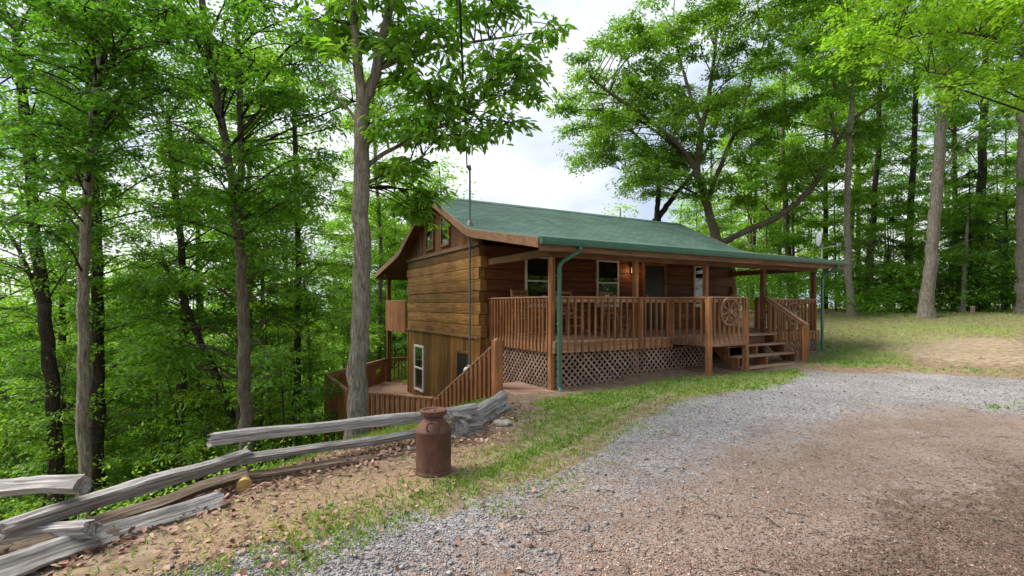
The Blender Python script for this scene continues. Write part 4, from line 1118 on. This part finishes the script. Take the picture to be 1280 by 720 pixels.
# hemlocks: layered flat boughs
def hemlock(label, px, Y, h, r, seed):
    global rng
    x, y_, _ = P(px, 400, Y); z = float(zg(x, y_)); org = np.array((x, y_, z)); tb = Tubes()
    tr = np.array([(x, y_, z - .1), (x + .03, y_, z + h * .5), (x, y_ + .03, z + h)]); tb.add(catmull(tr, 6), np.linspace(.09, .015, 13), 8)
    CC, TT, OD = [], [], []
    for i in range(int(h * 7)):
        t = rng.uniform(.06, .98); ln = r * (1 - t) ** .7 * rng.uniform(.6, 1.1) + .15; a = rng.uniform(0, 6.28)
        d = np.array((math.cos(a), math.sin(a), .0)); s0 = np.array((x, y_, z + h * t)); e = s0 + d * ln + np.array((0, 0, -.22 * ln))
        tb.add(np.array([s0, s0 + d * ln * .5 + np.array((0, 0, .02)), e]), [.018, .012, .004], 4, 0)
        n = int(70 * ln / r + 25); tt = rng.uniform(.1, 1, n); wv = (1 - tt * .7) * .45 * ln * rng.uniform(-1, 1, n)
        pos = s0 + d * (ln * tt)[:, None] + np.array((-d[1], d[0], 0)) * wv[:, None] + np.stack([0 * tt, 0 * tt, -.22 * ln * tt ** 2 + rng.normal(0, .03, n)], -1)
        CC.append(pos); TT.append(np.clip(.4 + rng.normal(0, .12) + rng.normal(0, .13, n), 0, 1)); OD.append(np.tile(d, (n, 1)))
    V, Fq, T = leaf_geo(np.concatenate(CC), np.concatenate(TT), .20, .055, .25, .1, False, np.concatenate(OD))
    root = empty('hemlock', org, 0, label=label, cat='tree', group=WOOD_R)
    tb.build('trunk', M['bark_dark'], root, org); raw_mesh('crown', V - org, Fq, M['leaf_hemlock'], root, T)
hemlock('dark layered hemlock right of the massive trunk', 1212, 22.5, 6.5, 2.2, 1)
hemlock('dark hemlock at the right edge of the wood', 1258, 24, 5.5, 2.2, 2)
hemlock('dark low hemlock left of the massive trunk', 1110, 24, 4.6, 2.2, 3)

# ------------------------------------------------------------------ the wood behind: a few kinds of tree, each copied
def proto_tree(h, rad, crown_r, nc, cr_, nl, leaf, bk, base_frac, leafL):
    tb = Tubes(); lean = rng.normal(0, .03, 2) * h
    tr = catmull([(0, 0, -.6), (lean[0] * .3, lean[1] * .3, h * .33), (lean[0] * .8, lean[1] * .8, h * .66), (lean[0], lean[1], h)], 6)
    tb.add(tr, np.linspace(rad, rad * .25, len(tr)), 9)
    cl = []
    while len(cl) < nc:
        t = rng.uniform(0, 1); z = h * (base_frac + (1.06 - base_frac) * t); rr_ = crown_r * (math.sin(math.pi * min(1, .18 + .80 * t)) ** .6)
        a = rng.uniform(0, 6.28); q = math.sqrt(rng.uniform(.08, 1)) * rr_
        cl.append((lean[0] * z / h + q * math.cos(a), lean[1] * z / h + q * math.sin(a), z))
    V, Fq, T = crown_and_branches(tb, tr[4:], np.linspace(rad * .8, rad * .25, len(tr) - 4), np.array(cl), cr_, nl, .03, .5, leafL, leafL * .52)
    root = empty('woodland_tree', (0, 0, 0)); tb.build('trunk', M[bk], root, np.zeros(3)); raw_mesh('crown', V, Fq, M[leaf], root, T)
    return root
protos = [proto_tree(15, .17, 3.2, 62, .8, 130, 'leaf_mid', 'bark_dark', .28, .20), proto_tree(18, .21, 3.6, 70, .85, 130, 'leaf_deep', 'bark_mid', .34, .20),
          proto_tree(13, .12, 2.8, 52, .75, 130, 'leaf_light', 'bark_mid', .20, .18), proto_tree(16, .16, 3.0, 60, .8, 130, 'leaf_light', 'bark_dark', .26, .20),
          proto_tree(8, .07, 2.2, 40, .6, 120, 'leaf_mid', 'bark_mid', .12, .16), proto_tree(6, .05, 2.0, 34, .55, 120, 'leaf_light', 'bark_mid', .08, .15)]
used = set()
def place(k, X, Y, s, label, group):
    root = protos[k]
    if k in used: root = copy_tree(protos[k])
    used.add(k)
    root.location = (X, Y, float(zg(X, Y)) - .05); root.rotation_euler = (0, 0, random.uniform(0, 6.28)); root.scale = (s, s, s * random.uniform(.92, 1.1))
    props(root, label, 'tree', group)
kind_l = {0: 'mid-green tree with a dark trunk', 1: 'tall deep-green tree', 2: 'bright green young tree', 3: 'pale green tall tree', 4: 'small leafy understory tree', 5: 'low bright sapling'}
def wood_fill(regions, where, group, seed):
    rr = random.Random(seed)
    for (pa, pb, Ya, Yb, n, ks) in regions:
        for i in range(n):
            px = pa + (pb - pa) * (i + rr.uniform(.1, .9)) / n; Y = rr.uniform(Ya, Yb); X = (px - CX) / F * Y; k = rr.choice(ks)
            place(k, X, Y, rr.uniform(.82, 1.12), kind_l[k] + ' ' + where, group)
wood_fill([(-60, 400, 17, 22, 4, (2, 3)), (-40, 430, 23, 30, 6, (0, 3, 2)), (430, 560, 26, 36, 8, (2, 3)), (425, 520, 21, 26, 6, (4, 5)), (-40, 520, 32, 42, 10, (3, 2, 3)), (-40, 350, 12, 17, 10, (4, 5)), (-20, 400, 18, 26, 12, (4, 5, 5)), (-20, 520, 28, 40, 8, (4, 2))],
          'in the wood downhill of the fence', 'wood downhill of the fence', 4)
wood_fill([(900, 1300, 29, 34, 5, (2, 3, 3)), (840, 1320, 36, 44, 5, (3, 1)), (900, 1300, 25, 29, 9, (4, 5, 5)), (820, 1300, 31, 38, 9, (4, 2)), (1060, 1300, 21.5, 24, 6, (5, 5))],
          'in the wood beyond the mound and cabin', 'wood beyond the mound and cabin', 9)

for k, root in enumerate(protos):       # a kind that was not used anywhere goes
    if k not in used:
        for q in [c for c in bpy.data.objects if c.parent == root] + [root]: bpy.data.objects.remove(q)

# far wood all round, one mass
def mass(name, spots, leafL, n_each, rad, mat, label=None):
    CC, TT, OD = [], [], []
    tb = Tubes()
    for (x, y_, h) in spots:
        z = float(zg(x, y_)); tb.add(np.array([(x, y_, z - .3), (x + rng.normal(0, .3), y_, z + h * .5), (x, y_, z + h)]), [.2, .14, .05], 5)
        m = n_each; t = rng.uniform(.12, 1.03, m); a = rng.uniform(0, 6.28, m); q = np.sqrt(rng.uniform(.02, 1, m)) * rad * np.sin(np.pi * np.clip(.15 + .8 * t, 0, 1)) ** .6
        c = np.stack([x + q * np.cos(a), y_ + q * np.sin(a), z + h * t], -1)
        k = 7; pos = np.repeat(c, k, 0) + rng.normal(0, 1, (m * k, 3)) * np.array((.55, .55, .28))
        CC.append(pos); TT.append(np.clip(np.repeat(.42 + rng.normal(0, .14, m), k) + rng.normal(0, .12, m * k), 0, 1)); OD.append(rng.normal(0, 1, (m * k, 3)))
    V, Fq, T = leaf_geo(np.concatenate(CC), np.concatenate(TT), leafL, leafL * .55, .5, .1, False, np.concatenate(OD))
    o = raw_mesh(name, V, Fq, M[mat], None, T); props(o, label, kind='stuff')
    st_ = tb.build(name + '_trunks', M['bark_dark'], o, np.zeros(3))
    return o
sp_l = [((px - CX) / F * Y, Y, random.uniform(12, 18)) for px, Y in [(random.uniform(-160, 560), random.uniform(29, 70)) for _ in range(105)]]
mass('distant_woods', sp_l, .30, 240, 3.6, 'leaf_light', 'distant bright green wood on the slope below the cabin')
sp_l += [((px - CX) / F * Y, Y, random.uniform(10, 15)) for px, Y in [(random.uniform(340, 560), random.uniform(28, 48)) for _ in range(26)]]
sp_r = [((px - CX) / F * Y, Y, random.uniform(9, 16)) for px, Y in [(random.uniform(720, 1380), random.uniform(46, 70)) for _ in range(34)]]
mass('distant_woods', sp_r, .36, 170, 3.6, 'leaf_light', 'distant wood behind the trees beyond the mound')
sp_b = [(random.uniform(24, 42), random.uniform(-16, 10), random.uniform(11, 17)) for _ in range(60)]
mass('distant_woods', sp_b, .5, 110, 3.2, 'leaf_mid', 'wood on the far side of the drive, mirrored in the porch windows')

# undergrowth
def undergrowth(name, n, samp, hmin, hmax, mat, leafL, nl, label):
    CC, TT = [], []; k = 0
    V_, F_ = [], []
    while k < n:
        x, y_ = samp()
        l = np.array((x - CO[0], y_ - CO[1])); lx = l[0] * math.cos(CA) + l[1] * math.sin(CA); ly = -l[0] * math.sin(CA) + l[1] * math.cos(CA)
        if -3.9 < lx < 11 and -1.5 < ly < 12.8: continue
        if y_ < 17 and 385 < CX + F * x / y_ < 640: continue
        z = float(zg(x, y_)); h = rng.uniform(hmin, hmax); c = np.array((x, y_, z + h)); r = rng.uniform(.25, .55)
        m = int(nl * rng.uniform(.6, 1.3)); pos = c + rng.normal(0, 1, (m, 3)) * np.array((r, r, r * .45)); pos[:, 2] = np.maximum(pos[:, 2], z + .03)
        CC.append(pos); TT.append(np.clip(.42 + rng.normal(0, .14) + rng.normal(0, .14, m), 0, 1)); k += 1
    V, Fq, T = leaf_geo(np.concatenate(CC), np.concatenate(TT), leafL, leafL * .55, .5, .12)
    props(raw_mesh(name, V, Fq, M[mat], None, T), label, kind='stuff')
def s_left():
    Y = rng.uniform(10.5, 32); px = rng.uniform(-60, 480); return (px - CX) / F * Y, Y
def s_left_near():
    Y = rng.uniform(4.6, 9); px = rng.uniform(-120, 420); x = (px - CX) / F * Y
    while (-.894 * (x + 3.5) + .447 * (Y - 2)) < 1.3:
        Y = rng.uniform(4.6, 9); px = rng.uniform(-120, 420); x = (px - CX) / F * Y
    return x, Y
def s_right():
    Y = rng.uniform(20, 34); px = rng.uniform(880, 1330)
    x = (px - CX) / F * Y
    return x, Y
def saplings(name, n, samp, mat, leafL, label, hlo, hhi):
    CC, TT, OD = [], [], []; tb = Tubes(); k = 0
    while k < n:
        x, y_ = samp()
        l = np.array((x - CO[0], y_ - CO[1])); lx = l[0] * math.cos(CA) + l[1] * math.sin(CA); ly = -l[0] * math.sin(CA) + l[1] * math.cos(CA)
        if -4.4 < lx < 11.5 and -1.5 < ly < 13.4: continue
        if y_ < 17 and 385 < CX + F * x / y_ < 640: continue
        k += 1; z = float(zg(x, y_)); h = rng.uniform(hlo, hhi) ** 1.0; lean = rng.normal(0, .12, 2) * h
        st = catmull([(x, y_, z - .1), (x + lean[0] * .4, y_ + lean[1] * .4, z + h * .5), (x + lean[0], y_ + lean[1], z + h)], 4)
        tb.add(st, np.linspace(.010 + .006 * h, .004, len(st)), 5, .05); tone = rng.normal(0, .11)
        for q in range(int(3 + h * 2.2)):
            t = rng.uniform(.15, 1.0); c0 = st[min(len(st) - 1, int(t * len(st)))]; a_ = rng.uniform(0, 6.28); ln = rng.uniform(.4, 1.0) * (.35 + .16 * h)
            d = np.array((math.cos(a_), math.sin(a_), rng.normal(.12, .15))); e = c0 + d * ln
            tb.add(np.array([c0, c0 + d * ln * .5 + np.array((0, 0, .05)), e]), [.008, .005, .002], 4, 0)
            m = int(rng.uniform(36, 64)); tt = rng.uniform(.2, 1.08, m)
            pos = c0 + d * (ln * tt)[:, None] + rng.normal(0, 1, (m, 3)) * np.array((.30, .30, .10)) * ln * .6
            pos[:, 2] = np.maximum(pos[:, 2] - .12 * ln * tt ** 2, z + .05)
            CC.append(pos); TT.append(np.clip(.45 + tone + rng.normal(0, .15, m), 0, 1)); OD.append(np.tile(d, (m, 1)))
    V, Fq, T = leaf_geo(np.concatenate(CC), np.concatenate(TT), leafL, leafL * .52, .5, .14, False, np.concatenate(OD))
    o = props(raw_mesh(name, V, Fq, M[mat], None, T), label, kind='stuff'); tb.build('stems', M['bark_dark'], o, np.zeros(3))
saplings('undergrowth', 190, s_left, 'leaf_light', .10, 'bright green saplings and bushes on the slope below the fence', 1.2, 5.5)
saplings('undergrowth', 150, s_left, 'leaf_mid', .085, 'mid green saplings between the trunks below the fence', .8, 4.0)
undergrowth('undergrowth', 700, s_left, .1, .8, 'leaf_deep', .10, 70, 'low deep green plants on the slope below the fence')
undergrowth('undergrowth', 300, s_left_near, .02, .18, 'leaf_light', .055, 70, 'low green plants just behind the fence')
undergrowth('undergrowth', 620, s_right, .15, 2.2, 'leaf_mid', .15, 60, 'green bushes along the foot of the wood beyond the mound')

# ------------------------------------------------------------------ ground cover
def view_scatter(n, Y0, Y1, pxa=-30, pxb=1310, power=1.0):
    """points on the ground, denser near the viewer"""
    u_ = rng.uniform(0, 1, n); Y = 1 / (1 / Y0 + (1 / Y1 - 1 / Y0) * u_) if power == 1 else Y0 + (Y1 - Y0) * u_
    px = rng.uniform(pxa, pxb, n); X = (px - CX) / F * Y; return X, Y
def off_cabin(X, Y, m=0.0):
    l0, l1 = X - CO[0], Y - CO[1]; lx = l0 * math.cos(CA) + l1 * math.sin(CA); ly = -l0 * math.sin(CA) + l1 * math.cos(CA)
    return ~((lx > -1.0 - m) & (lx < 9.9) & (ly > -.05) & (ly < 12)) & ~((lx > 3.3) & (lx < 7.1) & (ly > -1.2) & (ly < 0))
# grass
X, Y = view_scatter(560000, 1.9, 24)
gv, gr, br, dk_, dt, li = zones(X, Y)
cl_n = .5 + .5 * wavy(X, Y, 2.3); cl2 = .5 + .5 * wavy(X + 3, Y - 5, 6.1)
keep = (rng.uniform(0, 1, len(X)) < np.clip(gr ** 1.4 * 1.7 * (.10 + 2.6 * cl_n ** 1.2 * cl2 ** 1.2) - .05, 0, 1)) & off_cabin(X, Y)
keep |= (rng.uniform(0, 1, len(X)) < .02) & (gv < .6) & off_cabin(X, Y) & (br < .3)
X, Y = X[keep], Y[keep]; n = len(X); Zz = zg(X, Y)
h = np.clip(rng.normal(.036, .014, n), .012, .09) * (.75 + .6 * rng.uniform(0, 1, n)) * np.clip(.45 + .08 * Y, .6, 1); a = rng.uniform(0, 6.28, n); ln = rng.normal(0, .5, n); wb = .0026 + .0008 * Y
b0 = np.stack([X, Y, Zz - .004], -1); sd = np.stack([np.cos(a), np.sin(a), 0 * a], -1) * wb[:, None]; bend = np.stack([-np.sin(a) * ln * h, np.cos(a) * ln * h, 0 * a], -1)
midp = b0 + np.stack([0 * h, 0 * h, h * .55], -1) + bend * .35; tipp = b0 + np.stack([0 * h, 0 * h, h * .95], -1) + bend
V = np.stack([b0 - sd, b0 + sd, midp + sd * .7, tipp, midp - sd * .7], 1).reshape(-1, 3); bi = np.arange(n)[:, None] * 5
T = np.clip(.52 + .34 * wavy(X, Y, .9) + .22 * (zones(X, Y)[4]) + rng.normal(0, .18, n), 0, 1)
T = np.clip(T + .35 * (Y > 13.5) * (X > 10), 0, 1)
props(raw_mesh('grass', V, (bi + np.arange(5)[None, :]), M['blade'], None, T), 'patchy short grass between porch, fence and drive', kind='stuff')
# pebbles and chips on the drive
def flakes(name, X, Y, L_, W_, thick, mat, T, label, tilt=.35):
    n = len(X); Zz = zg(X, Y); az = rng.uniform(0, 6.28, n); d = np.stack([np.cos(az), np.sin(az), rng.normal(0, tilt, n)], -1); s = np.stack([-np.sin(az), np.cos(az), rng.normal(0, tilt, n)], -1)
    c = np.stack([X, Y, Zz + thick * .4], -1); L2, W2_ = (L_ / 2)[:, None], (W_ / 2)[:, None]
    up = np.array((0, 0, 1)) * (thick if np.ndim(thick) else np.full(n, thick))[:, None] * .6
    k = rng.uniform(.5, 1, (n, 4, 1))
    V = np.stack([c - d * L2 * k[:, 0] - s * W2_ * .6, c - d * L2 * .3 * k[:, 1] + s * W2_, c + d * L2 * k[:, 2] + s * W2_ * .3, c + d * L2 * .4 - s * W2_ * k[:, 3], c + up, c - up], 1).reshape(-1, 3)
    b = np.arange(n)[:, None] * 6
    Fc = np.concatenate([b + np.array([[i, (i + 1) % 4, 4]]) for i in range(4)] + [b + np.array([[(i + 1) % 4, i, 5]]) for i in range(4)], 0)
    return props(raw_mesh(name, V, Fc, M[mat], None, np.tile(T, 8)), label, kind='stuff')
X, Y = view_scatter(95000, 2.2, 14); gv, gr, br, dk_, dt, li = zones(X, Y)
keep = rng.uniform(0, 1, len(X)) < np.clip(gv * (1 - .97 * br) * (1 - dk_) + .035 * (1 - gv) * (gr < .5), 0, 1) * .8
keep &= off_cabin(X, Y); X, Y = X[keep], Y[keep]; n = len(X); s = rng.uniform(.007, .019, n) * np.where(rng.uniform(0, 1, n) < .04, 2.2, 1) * (1 + .03 * Y)
flakes('loose_gravel', X, Y, s * 1.3, s, s * .6, 'pebble', np.clip(rng.normal(.5, .22, n), 0, 1), 'loose grey gravel on the drive', .2)
X, Y = view_scatter(95000, 2.2, 11); gv, gr, br, dk_, dt, li = zones(X, Y)
keep = rng.uniform(0, 1, len(X)) < np.clip(br * .9 + .10 * gv + .25 * li, 0, 1)
keep &= off_cabin(X, Y); X, Y, dk_ = X[keep], Y[keep], dk_[keep]; n = len(X); s = rng.uniform(.012, .045, n)
flakes('bark_debris', X, Y, s, s * rng.uniform(.15, .5, n), s * .12, 'chip', np.clip(rng.normal(.52, .22, n) - .38 * dk_, 0, 1), 'brown bark chips and leaf scraps covering the drive', .28)
# fallen leaves
X, Y = view_scatter(60000, 2.4, 10, 60, 760); gv, gr, br, dk_, dt, li = zones(X, Y)
fence_d = np.full(len(X), 9.0)
for (a, b) in (((-3.06, 3.3), (-2.5, 4.55)), ((-2.5, 4.55), (-.55, 6.05)), ((-.55, 6.05), (-.1, 7.7))):
    a, b = np.array(a), np.array(b); e = b - a; t = np.clip(((X - a[0]) * e[0] + (Y - a[1]) * e[1]) / (e @ e), 0, 1); fence_d = np.minimum(fence_d, np.hypot(X - a[0] - t * e[0], Y - a[1] - t * e[1]))
keep = rng.uniform(0, 1, len(X)) < np.clip(.55 * np.exp(-(fence_d / .34) ** 2) + .035 * li + .004, 0, 1); keep &= off_cabin(X, Y)
X, Y = X[keep], Y[keep]; n = len(X); C = np.stack([X, Y, zg(X, Y) + rng.uniform(.004, .03, n)], -1)
V, Fq, T = leaf_geo(C, np.clip(rng.normal(.5, .24, n), 0, 1), .058, .036, .38, -.05, True)
props(raw_mesh('fallen_leaves', V, Fq, M['deadleaf'], None, T), 'reddish brown fallen leaves heaped along the fence', kind='stuff')
# twigs on the drive
X, Y = view_scatter(110, 2.6, 9, 500, 1290); tw = Tubes(); gv, gr, br, dk_, dt, li = zones(X, Y)
for x, y_ in zip(X[br > .4], Y[br > .4]):
    a = rng.uniform(0, 6.28); l_ = rng.uniform(.05, .22); z = float(zg(x, y_)) + .008
    tw.add(np.array([(x, y_, z), (x + math.cos(a) * l_ * .5, y_ + math.sin(a) * l_ * .5 + .01, z + .006), (x + math.cos(a + .2) * l_, y_ + math.sin(a + .2) * l_, z)]), [.004, .0035, .002], 5, .1)
t_ = tw.build('twigs', M['bark_mid'], None, np.zeros(3)); props(t_, 'small twigs scattered over the brown debris', kind='stuff')
